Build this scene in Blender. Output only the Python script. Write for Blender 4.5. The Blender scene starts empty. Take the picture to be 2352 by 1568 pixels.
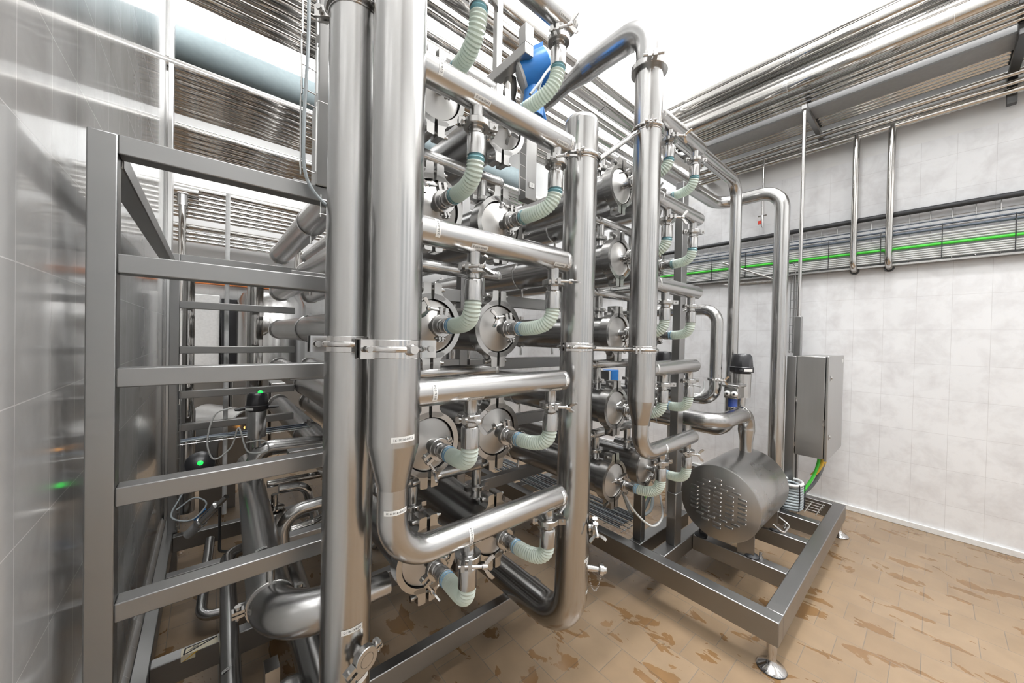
import bpy, bmesh, math, random
from math import pi, sin, cos, radians
from mathutils import Vector as V, Matrix, Quaternion
random.seed(7)
SC = bpy.context.scene
COL = SC.collection
X, Y, Z = V((1, 0, 0)), V((0, 1, 0)), V((0, 0, 1))

# ------------------------------------------------------------------ materials
def new_mat(name):
    m = bpy.data.materials.new(name); m.use_nodes = True
    nt = m.node_tree
    return m, nt, nt.nodes['Principled BSDF']

def node(nt, kind, **kw):
    n = nt.nodes.new(kind)
    for k, v in kw.items():
        if k in n.inputs: n.inputs[k].default_value = v
        else: setattr(n, k, v)
    return n

def ramp(nt, fac, stops):
    r = nt.nodes.new('ShaderNodeValToRGB')
    els = r.color_ramp.elements
    while len(els) < len(stops): els.new(0.5)
    for e, (p, c) in zip(els, stops):
        e.position = p; e.color = (c[0], c[1], c[2], 1) if not isinstance(c, (int, float)) else (c, c, c, 1)
    nt.links.new(fac, r.inputs[0])
    return r

def steel(name, col, rough, spread=.08, scale=(6, 6, 6), aniso=0, radial=None, bump=0):
    m, nt, b = new_mat(name)
    b.inputs['Metallic'].default_value = 1
    tc = node(nt, 'ShaderNodeTexCoord')
    mp = node(nt, 'ShaderNodeMapping'); mp.inputs['Scale'].default_value = scale
    nt.links.new(tc.outputs['Object'], mp.inputs[0])
    nz = node(nt, 'ShaderNodeTexNoise', Scale=1.0, Detail=4.0, Roughness=.6)
    nt.links.new(mp.outputs[0], nz.inputs['Vector'])
    r = ramp(nt, nz.outputs[0], [(.3, max(.02, rough - spread / 2)), (.7, rough + spread / 2)])
    nt.links.new(r.outputs[0], b.inputs['Roughness'])
    c = ramp(nt, nz.outputs[0], [(.25, [x * .97 for x in col]), (.75, [min(1, x * 1.02) for x in col])])
    nt.links.new(c.outputs[0], b.inputs['Base Color'])
    if aniso:
        b.inputs['Anisotropic'].default_value = aniso
        tg = node(nt, 'ShaderNodeTangent', direction_type='RADIAL', axis=radial)
        nt.links.new(tg.outputs[0], b.inputs['Tangent'])
    if bump:
        bp = node(nt, 'ShaderNodeBump', Strength=bump, Distance=.002)
        nt.links.new(nz.outputs[0], bp.inputs['Height']); nt.links.new(bp.outputs[0], b.inputs['Normal'])
    return m

def plain(name, col, rough=.5, metal=0, emit=None, es=1, spec=.5):
    m, nt, b = new_mat(name)
    tc = node(nt, 'ShaderNodeTexCoord')
    nz = node(nt, 'ShaderNodeTexNoise', Scale=30.0, Detail=2.0)
    nt.links.new(tc.outputs['Object'], nz.inputs['Vector'])
    c = ramp(nt, nz.outputs[0], [(.3, [x * .94 for x in col]), (.7, [min(1, x * 1.04) for x in col])])
    nt.links.new(c.outputs[0], b.inputs['Base Color'])
    b.inputs['Roughness'].default_value = rough; b.inputs['Metallic'].default_value = metal
    b.inputs['Specular IOR Level'].default_value = spec
    if emit:
        b.inputs['Emission Color'].default_value = (*emit, 1); b.inputs['Emission Strength'].default_value = es
    return m

M = {}
M['pipe'] = steel('brushed_pipe_steel', (.47, .466, .46), .21, .02, (5, 5, 1.2), .35, 'Z')
M['pipe_x'] = steel('brushed_header_steel', (.49, .486, .48), .24, .02, (1.5, 8, 8))
M['pipe_y'] = steel('brushed_housing_steel', (.40, .397, .393), .25, .03, (8, 1.5, 8))
M['shiny'] = steel('polished_pipe_steel', (.53, .515, .495), .085, .05, (2, 2, 2))
M['clamp'] = steel('cast_clamp_steel', (.47, .465, .455), .26, .03, (20, 20, 20))
M['bright'] = steel('polished_clamp_steel', (.58, .57, .56), .13, .03, (20, 20, 20))
M['cap'] = steel('spun_cap_steel', (.48, .47, .455), .36, .05, (4, 4, 4), .55, 'Y')
M['frame'] = steel('brushed_frame_steel', (.30, .298, .295), .36, .06, (9, 9, 9))
M['sheet'] = steel('brushed_sheet_steel', (.42, .415, .405), .33, .04, (60, 60, 1.5))
M['dark_steel'] = steel('dark_steel', (.10, .10, .10), .4, .1)
M['grey_flat'] = plain('grey_sheet', (.30, .30, .30), .4)
M['wire'] = steel('galvanised_wire', (.62, .62, .61), .3, .05)
M['white'] = plain('sticker_white', (.80, .80, .78), .45)
M['ink'] = plain('sticker_ink', (.012, .012, .014), .6)
M['black'] = plain('black_plastic', (.012, .012, .014), .32)
M['rubber'] = plain('black_insulation', (.022, .023, .026), .55)
M['blue'] = plain('transmitter_blue', (.02, .20, .60), .32)
M['navy'] = plain('navy_ring', (.03, .07, .30), .4)
M['grey_cable'] = plain('grey_cable', (.36, .40, .42), .45)
M['pale_cable'] = plain('pale_cable', (.62, .63, .62), .45)
M['dark_cable'] = plain('dark_blue_cable', (.07, .09, .12), .45)
M['green_cable'] = plain('green_cable', (.05, .55, .035), .4)
M['slate_cable'] = plain('slate_cable', (.12, .13, .14), .45)
M['orange'] = plain('orange_paint', (.62, .19, .04), .5)
M['yellow'] = plain('sign_yellow', (.75, .47, .05), .45)
M['cream'] = plain('sign_cream', (.72, .66, .50), .5)
M['duct'] = plain('duct_fabric', (.22, .27, .285), .75)
M['white_metal'] = plain('white_paint', (.82, .82, .81), .5)
M['red'] = plain('red_plastic', (.6, .04, .02), .4)
M['led'] = plain('green_lamp', (.02, .4, .08), .3, emit=(.01, .9, .07), es=3.2)
M['amber'] = plain('amber_lamp', (.6, .3, .05), .3, emit=(1, .45, .1), es=5)
M['grey_box'] = plain('grey_plastic', (.36, .36, .36), .4)
M['teal'] = plain('teal_band', (.16, .34, .38), .25)
M['sky_band'] = plain('pale_blue_band', (.20, .38, .56), .25)

def hose_mat():
    m, nt, b = new_mat('translucent_hose')
    b.inputs['Base Color'].default_value = (.83, .91, .84, 1)
    b.inputs['Roughness'].default_value = .22
    tl = node(nt, 'ShaderNodeBsdfTranslucent'); tl.inputs['Color'].default_value = (.88, .96, .89, 1)
    mx = node(nt, 'ShaderNodeMixShader'); mx.inputs[0].default_value = .38
    out = nt.nodes['Material Output']
    nt.links.new(b.outputs[0], mx.inputs[1]); nt.links.new(tl.outputs[0], mx.inputs[2])
    nt.links.new(mx.outputs[0], out.inputs[0])
    return m
M['hose'] = hose_mat()

def vec_map(nt, order, offs):
    """object coordinates re-ordered so a brick pattern can lie on any plane"""
    tc = node(nt, 'ShaderNodeTexCoord')
    sp = node(nt, 'ShaderNodeSeparateXYZ'); nt.links.new(tc.outputs['Object'], sp.inputs[0])
    cb = node(nt, 'ShaderNodeCombineXYZ')
    for i, (ax, o) in enumerate(zip(order, offs)):
        ad = node(nt, 'ShaderNodeMath', operation='ADD'); ad.inputs[1].default_value = o
        nt.links.new(sp.outputs['XYZ'.index(ax)], ad.inputs[0]); nt.links.new(ad.outputs[0], cb.inputs[i])
    return tc, cb

def floor_mat():
    m, nt, b = new_mat('quarry_tile_floor')
    tc, cb = vec_map(nt, 'YX', (-.012, -.05))
    br = node(nt, 'ShaderNodeTexBrick'); br.offset = .5; br.offset_frequency = 2
    br.inputs['Scale'].default_value = 1
    br.inputs['Brick Width'].default_value = .2; br.inputs['Row Height'].default_value = .2
    br.inputs['Mortar Size'].default_value = .0020; br.inputs['Mortar Smooth'].default_value = .15
    br.inputs['Color1'].default_value = (.265, .188, .118, 1); br.inputs['Color2'].default_value = (.228, .158, .096, 1)
    br.inputs['Mortar'].default_value = (.16, .125, .095, 1)
    nt.links.new(cb.outputs[0], br.inputs['Vector'])
    mp = node(nt, 'ShaderNodeMapping'); mp.inputs['Scale'].default_value = (6.5, 3.4, 1)
    mp.inputs['Rotation'].default_value = (0, 0, -.12)
    nt.links.new(tc.outputs['Object'], mp.inputs[0])
    nz = node(nt, 'ShaderNodeTexNoise', Scale=1.15, Detail=5.0, Roughness=.55)
    nz.inputs['Distortion'].default_value = .6
    nt.links.new(mp.outputs[0], nz.inputs['Vector'])
    wet = ramp(nt, nz.outputs[0], [(.585, 0), (.597, 1)])
    n2 = node(nt, 'ShaderNodeTexNoise', Scale=9.0, Detail=4.0)
    nt.links.new(tc.outputs['Object'], n2.inputs['Vector'])
    v2 = ramp(nt, n2.outputs[0], [(.3, .9), (.7, 1.08)])
    mul = node(nt, 'ShaderNodeMix', data_type='RGBA', blend_type='MULTIPLY'); mul.inputs[0].default_value = 1
    nt.links.new(br.outputs['Color'], mul.inputs[6]); nt.links.new(v2.outputs[0], mul.inputs[7])
    wc = node(nt, 'ShaderNodeMix', data_type='RGBA', blend_type='MULTIPLY')
    wc.inputs[7].default_value = (.76, .62, .45, 1)
    nt.links.new(wet.outputs[0], wc.inputs[0]); nt.links.new(mul.outputs[2], wc.inputs[6])
    nt.links.new(wc.outputs[2], b.inputs['Base Color'])
    rr = ramp(nt, wet.outputs[0], [(0, .34), (1, .13)])
    nt.links.new(rr.outputs[0], b.inputs['Roughness'])
    bp = node(nt, 'ShaderNodeBump', Strength=.35, Distance=.002); bp.invert = True
    nt.links.new(br.outputs['Fac'], bp.inputs['Height']); nt.links.new(bp.outputs[0], b.inputs['Normal'])
    return m

def wall_mat(name, order, offs, w, h, top, base, vein, rough, mortar, coat=0):
    m, nt, b = new_mat(name)
    tc, cb = vec_map(nt, order, offs)
    br = node(nt, 'ShaderNodeTexBrick'); br.offset = 0; br.squash = 1
    br.inputs['Scale'].default_value = 1
    br.inputs['Brick Width'].default_value = w; br.inputs['Row Height'].default_value = h
    br.inputs['Mortar Size'].default_value = .0014; br.inputs['Mortar Smooth'].default_value = .2
    br.inputs['Color1'].default_value = (1, 1, 1, 1); br.inputs['Color2'].default_value = (.97, .97, .97, 1)
    br.inputs['Mortar'].default_value = (*mortar, 1)
    nt.links.new(cb.outputs[0], br.inputs['Vector'])
    nz = node(nt, 'ShaderNodeTexNoise', Scale=6.0, Detail=6.0, Roughness=.6); nz.inputs['Distortion'].default_value = .3
    nt.links.new(tc.outputs['Object'], nz.inputs['Vector'])
    c = ramp(nt, nz.outputs[0], [(.32, vein), (.56, base), (1, [min(1, x * 1.03) for x in base])])
    mul = node(nt, 'ShaderNodeMix', data_type='RGBA', blend_type='MULTIPLY'); mul.inputs[0].default_value = 1
    nt.links.new(c.outputs[0], mul.inputs[6]); nt.links.new(br.outputs['Color'], mul.inputs[7])
    # plain paint above the tiled height
    sp = node(nt, 'ShaderNodeSeparateXYZ'); nt.links.new(tc.outputs['Object'], sp.inputs[0])
    gt = node(nt, 'ShaderNodeMath', operation='GREATER_THAN'); gt.inputs[1].default_value = top
    nt.links.new(sp.outputs[2], gt.inputs[0])
    mx = node(nt, 'ShaderNodeMix', data_type='RGBA'); mx.inputs[7].default_value = (.86, .86, .855, 1)
    nt.links.new(gt.outputs[0], mx.inputs[0]); nt.links.new(mul.outputs[2], mx.inputs[6])
    nt.links.new(mx.outputs[2], b.inputs['Base Color'])
    b.inputs['Roughness'].default_value = rough
    if coat: b.inputs['Coat Weight'].default_value = coat; b.inputs['Coat Roughness'].default_value = .05
    bp = node(nt, 'ShaderNodeBump', Strength=.25, Distance=.002); bp.invert = True
    nt.links.new(br.outputs['Fac'], bp.inputs['Height'])
    nt.links.new(bp.outputs[0], b.inputs['Normal'])
    return m

M['floor'] = floor_mat()
M['wall_tile'] = wall_mat('marbled_wall_tile', 'YZ', (-.116, .028), .2, .295, 3.38, (.885, .892, .905), (.76, .755, .765), .25, (.80, .79, .785))
M['gloss_tile'] = wall_mat('glossy_wall_tile', 'YZ', (-.12, -.13), .195, .265, 9, (.68, .68, .672), (.60, .595, .585), .12, (1.45, 1.45, 1.45), .4)
M['back_wall'] = wall_mat('back_wall_tile', 'XZ', (0, 0), .2, .3, 2.4, (.62, .62, .61), (.55, .545, .535), .3, (.8, .79, .78))
M['paint'] = plain('white_wall_paint', (.86, .86, .855), .65)
M['ceiling'] = plain('white_ceiling_paint', (.90, .90, .895), .8)
M['alu'] = steel('aluminium_profile', (.78, .78, .77), .3, .08, (8, 8, 1))

# ------------------------------------------------------------------ mesh builder
class MB:
    def __init__(s): s.v, s.f = [], []
    def add(s, vs, fs):
        o = len(s.v); s.v += [V(p) for p in vs]; s.f += [tuple(o + i for i in f) for f in fs]; return s
    def merge(s, other, mat=None):
        return s.add([mat @ p for p in other.v] if mat else other.v, other.f)
    def box(s, a, b):
        (x0, y0, z0), (x1, y1, z1) = a, b
        return s.add([(x0, y0, z0), (x1, y0, z0), (x1, y1, z0), (x0, y1, z0), (x0, y0, z1), (x1, y0, z1), (x1, y1, z1), (x0, y1, z1)],
                     [(0, 3, 2, 1), (4, 5, 6, 7), (0, 1, 5, 4), (1, 2, 6, 5), (2, 3, 7, 6), (3, 0, 4, 7)])
    def obox(s, c, ax, ay, az):
        c, ax, ay, az = V(c), V(ax), V(ay), V(az)
        if ax.cross(ay).dot(az) < 0: az = -az
        vs = [c + i * ax + j * ay + k * az for k in (-1, 1) for i, j in ((-1, -1), (1, -1), (1, 1), (-1, 1))]
        return s.add(vs, [(0, 3, 2, 1), (4, 5, 6, 7), (0, 1, 5, 4), (1, 2, 6, 5), (2, 3, 7, 6), (3, 0, 4, 7)])
    def prism(s, pts, d):
        """closed polygon pts extruded by vector d"""
        n = len(pts); d = V(d); pts = [V(p) for p in pts]
        return s.add(pts + [p + d for p in pts], [tuple(range(n))[::-1], tuple(range(n, 2 * n))] + [(i, (i + 1) % n, n + (i + 1) % n, n + i) for i in range(n)])
    def tube(s, pts, r, seg=20, bend=0, closed=False, cap=True, radii=None, n_arc=9):
        pts = [V(p) for p in pts]
        if bend: pts = fillet(pts, bend, n_arc)
        n = len(pts)
        rad = radii if radii else [r] * n
        tans = []
        for i in range(n):
            if closed: t = pts[(i + 1) % n] - pts[i - 1]
            else: t = pts[min(i + 1, n - 1)] - pts[max(i - 1, 0)]
            tans.append(t.normalized())
        t0 = tans[0]; ref = Z if abs(t0.z) < .9 else X
        u = t0.cross(ref).normalized()
        vs, rings = [], []
        for i in range(n):
            if i:
                q = tans[i - 1].rotation_difference(tans[i]); u = q @ u
            w = tans[i].cross(u).normalized(); u = w.cross(tans[i]).normalized()
            rings.append(len(vs))
            for k in range(seg):
                a = 2 * pi * k / seg
                vs.append(pts[i] + rad[i] * (cos(a) * u + sin(a) * w))
        fs = []
        for i in range(n if closed else n - 1):
            a, b = rings[i], rings[(i + 1) % n]
            fs += [(a + k, a + (k + 1) % seg, b + (k + 1) % seg, b + k) for k in range(seg)]
        if cap and not closed:
            fs.append(tuple(range(seg))[::-1]); fs.append(tuple(range(rings[-1], rings[-1] + seg)))
        return s.add(vs, fs)
    def rev(s, prof, o=(0, 0, 0), ax=Z, seg=32):
        """profile [(radius, height)] revolved round axis ax at o"""
        o, ax = V(o), V(ax).normalized(); ref = Z if abs(ax.z) < .9 else X
        u = ax.cross(ref).normalized(); w = ax.cross(u)
        vs, fs, rings = [], [], []
        for r, h in prof:
            if r < 1e-6: rings.append((len(vs), 1)); vs.append(o + ax * h)
            else:
                rings.append((len(vs), seg))
                vs += [o + ax * h + r * (cos(2 * pi * k / seg) * u + sin(2 * pi * k / seg) * w) for k in range(seg)]
        for (a, na), (b, nb) in zip(rings, rings[1:]):
            for k in range(seg):
                k2 = (k + 1) % seg
                if na == 1 and nb == 1: continue
                if na == 1: fs.append((a, b + k2, b + k))
                elif nb == 1: fs.append((a + k, a + k2, b))
                else: fs.append((a + k, a + k2, b + k2, b + k))
        if rings[0][1] > 1: fs.append(tuple(range(rings[0][0], rings[0][0] + seg))[::-1])
        if rings[-1][1] > 1: fs.append(tuple(range(rings[-1][0], rings[-1][0] + seg)))
        return s.add(vs, fs)
    def ring(s, o, ax, ri, ro, h, seg=32):
        o, ax = V(o), V(ax).normalized(); ref = Z if abs(ax.z) < .9 else X
        u = ax.cross(ref).normalized(); w = ax.cross(u); vs = []; e = min(.002, (ro - ri) * .3, h * .3)
        prof = [(ri, -h / 2), (ro - e, -h / 2), (ro, -h / 2 + e), (ro, h / 2 - e), (ro - e, h / 2), (ri, h / 2)]
        for r, z in prof:
            vs += [o + ax * z + r * (cos(2 * pi * k / seg) * u + sin(2 * pi * k / seg) * w) for k in range(seg)]
        n = len(prof); fs = []
        for i in range(n):
            a, b = i * seg, (i + 1) % n * seg
            fs += [(a + k, a + (k + 1) % seg, b + (k + 1) % seg, b + k) for k in range(seg)]
        return s.add(vs, fs)
    def sphere(s, c, r, seg=16, ax=Z, sq=1):
        n = seg // 2
        return s.rev([(r * sin(pi * i / n), -r * sq * cos(pi * i / n)) for i in range(n + 1)], c, ax, seg)

def fillet(pts, bend, n=9):
    out = [pts[0]]
    for i in range(1, len(pts) - 1):
        p, a, b = pts[i], pts[i - 1], pts[i + 1]
        d1, d2 = (a - p), (b - p); l1, l2 = d1.length, d2.length; d1.normalize(); d2.normalize()
        ang = d1.angle(d2)
        if ang > pi - .02: out.append(p); continue
        t = min(bend / math.tan(ang / 2), l1 * .49 if i > 1 else l1 * .98, l2 * .49 if i < len(pts) - 2 else l2 * .98)
        r = t * math.tan(ang / 2)
        c = p + (d1 + d2).normalized() * (r / sin(ang / 2))
        s, e = p + d1 * t - c, p + d2 * t - c
        tot = s.angle(e)
        for k in range(n + 1):
            f = k / n
            out.append(c + (s * sin((1 - f) * tot) + e * sin(f * tot)) / sin(tot))
    out.append(pts[-1])
    return out

def bez(p0, p1, p2, p3, n=24):
    p0, p1, p2, p3 = V(p0), V(p1), V(p2), V(p3)
    return [(1 - t) ** 3 * p0 + 3 * (1 - t) ** 2 * t * p1 + 3 * (1 - t) * t * t * p2 + t ** 3 * p3 for t in [i / n for i in range(n + 1)]]

def smoothpts(pts, n=6):
    """Catmull-Rom through points"""
    pts = [V(p) for p in pts]; P = [pts[0] * 2 - pts[1]] + pts + [pts[-1] * 2 - pts[-2]]; out = []
    for i in range(1, len(P) - 2):
        for k in range(n):
            t = k / n; a, b, c, d = P[i - 1:i + 3]
            out.append(.5 * ((2 * b) + (c - a) * t + (2 * a - 5 * b + 4 * c - d) * t * t + (3 * b - a - 3 * c + d) * t ** 3))
    return out + [pts[-1]]

# ------------------------------------------------------------------ objects
def tag(o, label=None, cat=None, group=None, kind=None):
    if label: o['label'] = label
    if cat: o['category'] = cat
    if group: o['group'] = group
    if kind: o['kind'] = kind
    return o

def obj(name, mb, mat, parent=None, bevel=0, label=None, flat=False):
    me = bpy.data.meshes.new(name)
    off = parent_off(parent)
    me.from_pydata([tuple(p - off) for p in mb.v], [], mb.f)
    me.materials.append(M[mat] if isinstance(mat, str) else mat)
    bm = bmesh.new(); bm.from_mesh(me)
    bmesh.ops.recalc_face_normals(bm, faces=bm.faces)
    bm.to_mesh(me); bm.free()
    if not flat:
        for p in me.polygons: p.use_smooth = True
        me.set_sharp_from_angle(angle=radians(35))
    o = bpy.data.objects.new(name, me); COL.objects.link(o)
    if parent: o.parent = parent
    if bevel:
        b = o.modifiers.new('edge', 'BEVEL'); b.width = bevel; b.segments = 2; b.limit_method = 'ANGLE'; b.angle_limit = radians(40)
    if label: o['label'] = label
    return o

def parent_off(p):
    off = V((0, 0, 0))
    while p is not None:
        off += p.location; p = p.parent
    return off

def thing(name, label, cat, loc=(0, 0, 0), group=None):
    o = bpy.data.objects.new(name, None); COL.objects.link(o); o.location = loc; o.empty_display_size = .1
    return tag(o, label, cat, group)

KIDS = {}
def copy_tree(o, parent=None):
    c = o.copy(); COL.objects.link(c)
    if parent: c.parent = parent
    for ch in [x for x in COL.objects if x.parent == o]: copy_tree(ch, c)
    return c

def single(name, mb, mat, label, cat, group=None, bevel=0, kind=None):
    """a thing that is one mesh, with its origin at its lowest middle"""
    xs = [p.x for p in mb.v]; ys = [p.y for p in mb.v]; zs = [p.z for p in mb.v]
    org = V(((min(xs) + max(xs)) / 2, (min(ys) + max(ys)) / 2, min(zs)))
    mb.v = [p - org for p in mb.v]
    o = obj(name, mb, mat, None, bevel); o.location = org
    return tag(o, label, cat, group, kind)

def struct(name, mb, mat, bevel=0):
    return tag(obj(name, mb, mat, None, bevel), kind='structure')

# text -------------------------------------------------------------
TXT = {}
def text_mesh(s):
    if s not in TXT:
        cu = bpy.data.curves.new('txt', 'FONT'); cu.body = s; cu.resolution_u = 2; cu.size = 1
        o = bpy.data.objects.new('txt', cu); COL.objects.link(o)
        bpy.context.view_layer.update()
        ev = o.evaluated_get(bpy.context.evaluated_depsgraph_get()); me = ev.to_mesh()
        vs = [V(v.co) for v in me.vertices]; fs = [tuple(p.vertices) for p in me.polygons]
        ev.to_mesh_clear(); bpy.data.objects.remove(o); bpy.data.curves.remove(cu)
        x0, x1 = min(v.x for v in vs), max(v.x for v in vs); y0, y1 = min(v.y for v in vs), max(v.y for v in vs)
        TXT[s] = ([((v.x - x0) / (x1 - x0) - .5, (v.y - y0) / (y1 - y0) - .5) for v in vs], fs)
    return TXT[s]

def sticker(parent, p, a, n, r, w, h, s, around=True, flip=False):
    """white label strip wrapped on a pipe of radius r; p on the axis, a the axis, n outward"""
    p, a, n = V(p), V(a).normalized(), V(n); n = (n - a * n.dot(a)).normalized(); t = a.cross(n)
    k = -1 if flip else 1
    def pos(su, tu, rr):
        su *= k; tu *= k
        ax, th = (tu, su / r) if around else (su, -tu / r)
        return p + a * ax + rr * (n * cos(th) + t * sin(th))
    mb = MB(); N = 10; vs, fs = [], []
    for i in range(N + 1):
        for j in range(N + 1): vs.append(pos(w * (i / N - .5), h * (j / N - .5), r + .0006))
    for i in range(N):
        for j in range(N): q = i * (N + 1) + j; fs.append((q, q + N + 1, q + N + 2, q + 1))
    mb.add(vs, fs); st = obj('sticker', mb, 'white', parent, label='white code sticker')
    if s:
        tv, tf = text_mesh(s); mt = MB()
        mt.add([pos(x * w * .80, y * h * .42, r + .0013) for x, y in tv], tf)
        obj('lettering', mt, 'ink', st, flat=True, label='black lettering')
    return st

def flat_text(parent, c, e1, e2, w, h, s, mat='ink', lift=.001):
    c, e1, e2 = V(c), V(e1).normalized(), V(e2).normalized(); n = e1.cross(e2)
    tv, tf = text_mesh(s); mt = MB()
    mt.add([c + n * lift + e1 * x * w + e2 * y * h for x, y in tv], tf)
    return obj('lettering', mt, mat, parent, flat=True)

# small fittings -----------------------------------------------------
def wing_nut(c, ax, up):
    """hub with two flared wings, as a mesh"""
    c, ax, up = V(c), V(ax).normalized(), V(up).normalized(); up = (up - ax * up.dot(ax)).normalized(); sd = ax.cross(up)
    mb = MB(); mb.rev([(.0055, -.016), (.0055, .012), (.008, .014), (.0085, .026), (.006, .030)], c, ax, 12)
    for k in (-1, 1):
        b = c + ax * .020
        q = [b + up * k * .006 - ax * .003, b + up * k * .006 + ax * .007, b + up * k * .030 + ax * .030, b + up * k * .036 + ax * .022, b + up * k * .030 + ax * .012]
        mb.prism([x - sd * .003 for x in q], sd * .006)
    return mb

def tri_clamp(parent, c, ax, r, side, ang=0, nut_dir=None):
    """two piece clamp round a ferrule: ring, hinge lug and bolt lug with a wing nut"""
    c, ax, side = V(c), V(ax).normalized(), V(side); side = (side - ax * side.dot(ax)).normalized(); tn = ax.cross(side)
    mb = MB(); ro = r + .013
    mb.ring(c, ax, r - .002, ro, .020, 28)
    for k in (-1, 1):                          # bolt lugs on the clamp side, hinge plates opposite
        mb.obox(c + side * (ro + .010) + tn * k * .0105, side * .013, tn * .0055, ax * .010)
        mb.obox(c - side * (ro + .006) + tn * k * .006, side * .010, tn * .0035, ax * .010)
        mb.rev([(.0035, -.013), (.0035, .013)], c - side * (ro + .010) + tn * k * .006, ax, 8)
    mb.rev([(.005, -.02), (.005, .02)], c - side * (ro + .004), tn, 10)
    mb.rev([(.004, -.024), (.004, .045)], c + side * (ro + .013), tn, 10)
    cl = obj('clamp', mb, 'clamp', parent)
    obj('wing_nut', wing_nut(c + side * (ro + .013) + tn * .032, tn, (ax * cos(ang) + side * sin(ang))), 'bright', cl)
    return cl

def band_clamp(parent, c, ax, r, ears, h=.032, mat='bright', boss=None):
    """pipe support clamp: band with a rounded bead, ears with socket bolts"""
    c, ax = V(c), V(ax).normalized(); mb = MB()
    mb.ring(c, ax, r - .001, r + .003, h, 36)
    mb.tube([c + (r + .006) * (cos(2 * pi * k / 32) * (ax.cross(Y if abs(ax.y) < .9 else X)).normalized() + sin(2 * pi * k / 32) * ax.cross((ax.cross(Y if abs(ax.y) < .9 else X)).normalized())) for k in range(32)], .0075, 10, closed=True)
    bolts = []
    for e in ears:
        e = V(e).normalized(); t = ax.cross(e)
        for k in (-1, 1):
            mb.obox(c + e * (r + .020) + t * k * .008, e * .020, t * .004, ax * h * .5)
        bolts.append(MB().rev([(.008, -.024), (.0085, -.014), (.004, -.014), (.004, .018), (.0075, .018), (.0075, .026)], c + e * (r + .024), t, 12))
    if boss is not None:
        b = V(boss).normalized(); mb.rev([(.012, 0), (.015, .008), (.012, .022), (.011, .024)], c + b * r, b, 18)
    cl = obj('support_clamp', mb, mat, parent, label='polished clamp band')
    for b_ in bolts: obj('bolt', b_, 'clamp', cl)
    return cl

def dome(r, h0, k=.35, n=6):
    return [(r * cos(pi / 2 * i / n), h0 + r * k * sin(pi / 2 * i / n)) for i in range(n + 1)]

# ------------------------------------------------------------------ the room
struct('floor', MB().box((-5, -3.2, -.06), (4.95, 8.6, 0)), 'floor')
struct('wall_right', MB().box((4.757, -3.2, 0), (4.95, 8.6, 5.8)), 'wall_tile')
struct('wall_left', MB().box((-.36, -.9, 0), (-.272, 4.05, 5.8)), 'gloss_tile')
struct('wall_back', MB().box((-5, 8.3, 0), (4.757, 8.5, 5.8)), 'back_wall')
struct('wall_far', MB().box((-5.2, -3.2, 0), (-5, 8.6, 5.8)), 'paint')
struct('ceiling', MB().box((-5.2, -3.4, 5.8), (4.95, 8.6, 5.95)), 'ceiling')
mb = MB()                                        # front wall behind the viewer, with three tall window openings
WIN = [(-.15, .75), (1.35, 2.25), (2.85, 3.75)]
mb.box((-5, -3.4, 0), (4.95, -3.2, .9)); mb.box((-5, -3.4, 3.6), (4.95, -3.2, 5.8))
xs = [-5] + [q for w in WIN for q in w] + [4.95]
for i in range(0, len(xs), 2): mb.box((xs[i], -3.4, .9), (xs[i + 1], -3.2, 3.6))
struct('wall_front', mb, 'paint')
for i, (a, b) in enumerate(WIN):
    m2 = MB()
    for q in (a, (a + b) / 2 - .02, b - .04): m2.box((q, -3.33, .9), (q + .04, -3.27, 3.6))
    for q in (.9, 2.2, 3.56): m2.box((a, -3.33, q), (b, -3.27, q + .04))
    struct('window_%d' % (i + 1), m2, 'white_metal')
struct('baseboard_right', MB().box((4.735, -3.2, 0), (4.757, 8.3, .05)), 'white_metal', .004)
struct('baseboard_left', MB().prism([(-.272, -.9, 0), (-.245, -.9, 0), (-.252, -.9, .06), (-.272, -.9, .085)], (0, 4.9, 0)), 'gloss_tile')
mb = MB().box((-.375, 4.05, 0), (-.232, 4.12, 5.8)); mb.box((-.262, 3.99, 0), (-.232, 4.05, 5.8))
struct('trim_1', mb, 'alu', .004)

# ------------------------------------------------------------------ near rack (open rail frame)
def post(mb, x, y, w, d, z0, z1): mb.box((x, y, z0), (x + w, y + d, z1))
def beam_x(mb, x0, x1, y, z, d, h): mb.box((x0, y, z - h / 2), (x1, y + d, z + h / 2))
def beam_y(mb, x, y0, y1, z, w, h): mb.box((x, y0, z - h / 2), (x + w, y1, z + h / 2))

rk = thing('rail_rack', 'open brushed steel rail frame beside the glossy tiled wall, behind the twin standpipes', 'rack', (-.19, 1.3, 0))
F = 'frame'
XL, YF, YB = -.219, 1.27, 3.23
obj('upright', MB().box((XL, YF, 0), (XL + .05, YF + .05, 2.065)), F, rk, .003)
obj('upright', MB().box((XL + .022, YB, 0), (XL + .072, YB + .05, 2.105)), F, rk, .003)
obj('upright', MB().box((.335, YF, .05), (.385, YF + .05, 2.065)), F, rk, .003)
for z in (2.042, 1.758, 1.482, 1.192, .909):
    obj('rail', MB().box((XL + .05, YF, z - .0235), (.335, YF + .05, z + .0235)), F, rk, .003)
for z in (2.08, 1.772, 1.47, 1.169, .95):
    obj('back_rail', MB().box((XL + .072, YB, z - .024), (.515, YB + .05, z + .024)), F, rk, .003)
obj('top_side_beam', MB().box((XL + .004, YF + .05, 2.0), (XL + .054, YB, 2.05)), F, rk, .003)
obj('base_side_beam', MB().box((XL, .4, .158), (XL + .052, 5.2, .258)), F, rk, .004)
for y in (1.975, 2.66, 3.16):
    obj('base_cross_beam', MB().box((XL + .052, y, .158), (1.10, y + .056, .258)), F, rk, .004)
obj('base_front_beam', MB().box((XL + .052, 1.385, .17), (1.42, 1.435, .258)), F, rk, .004)
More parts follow.
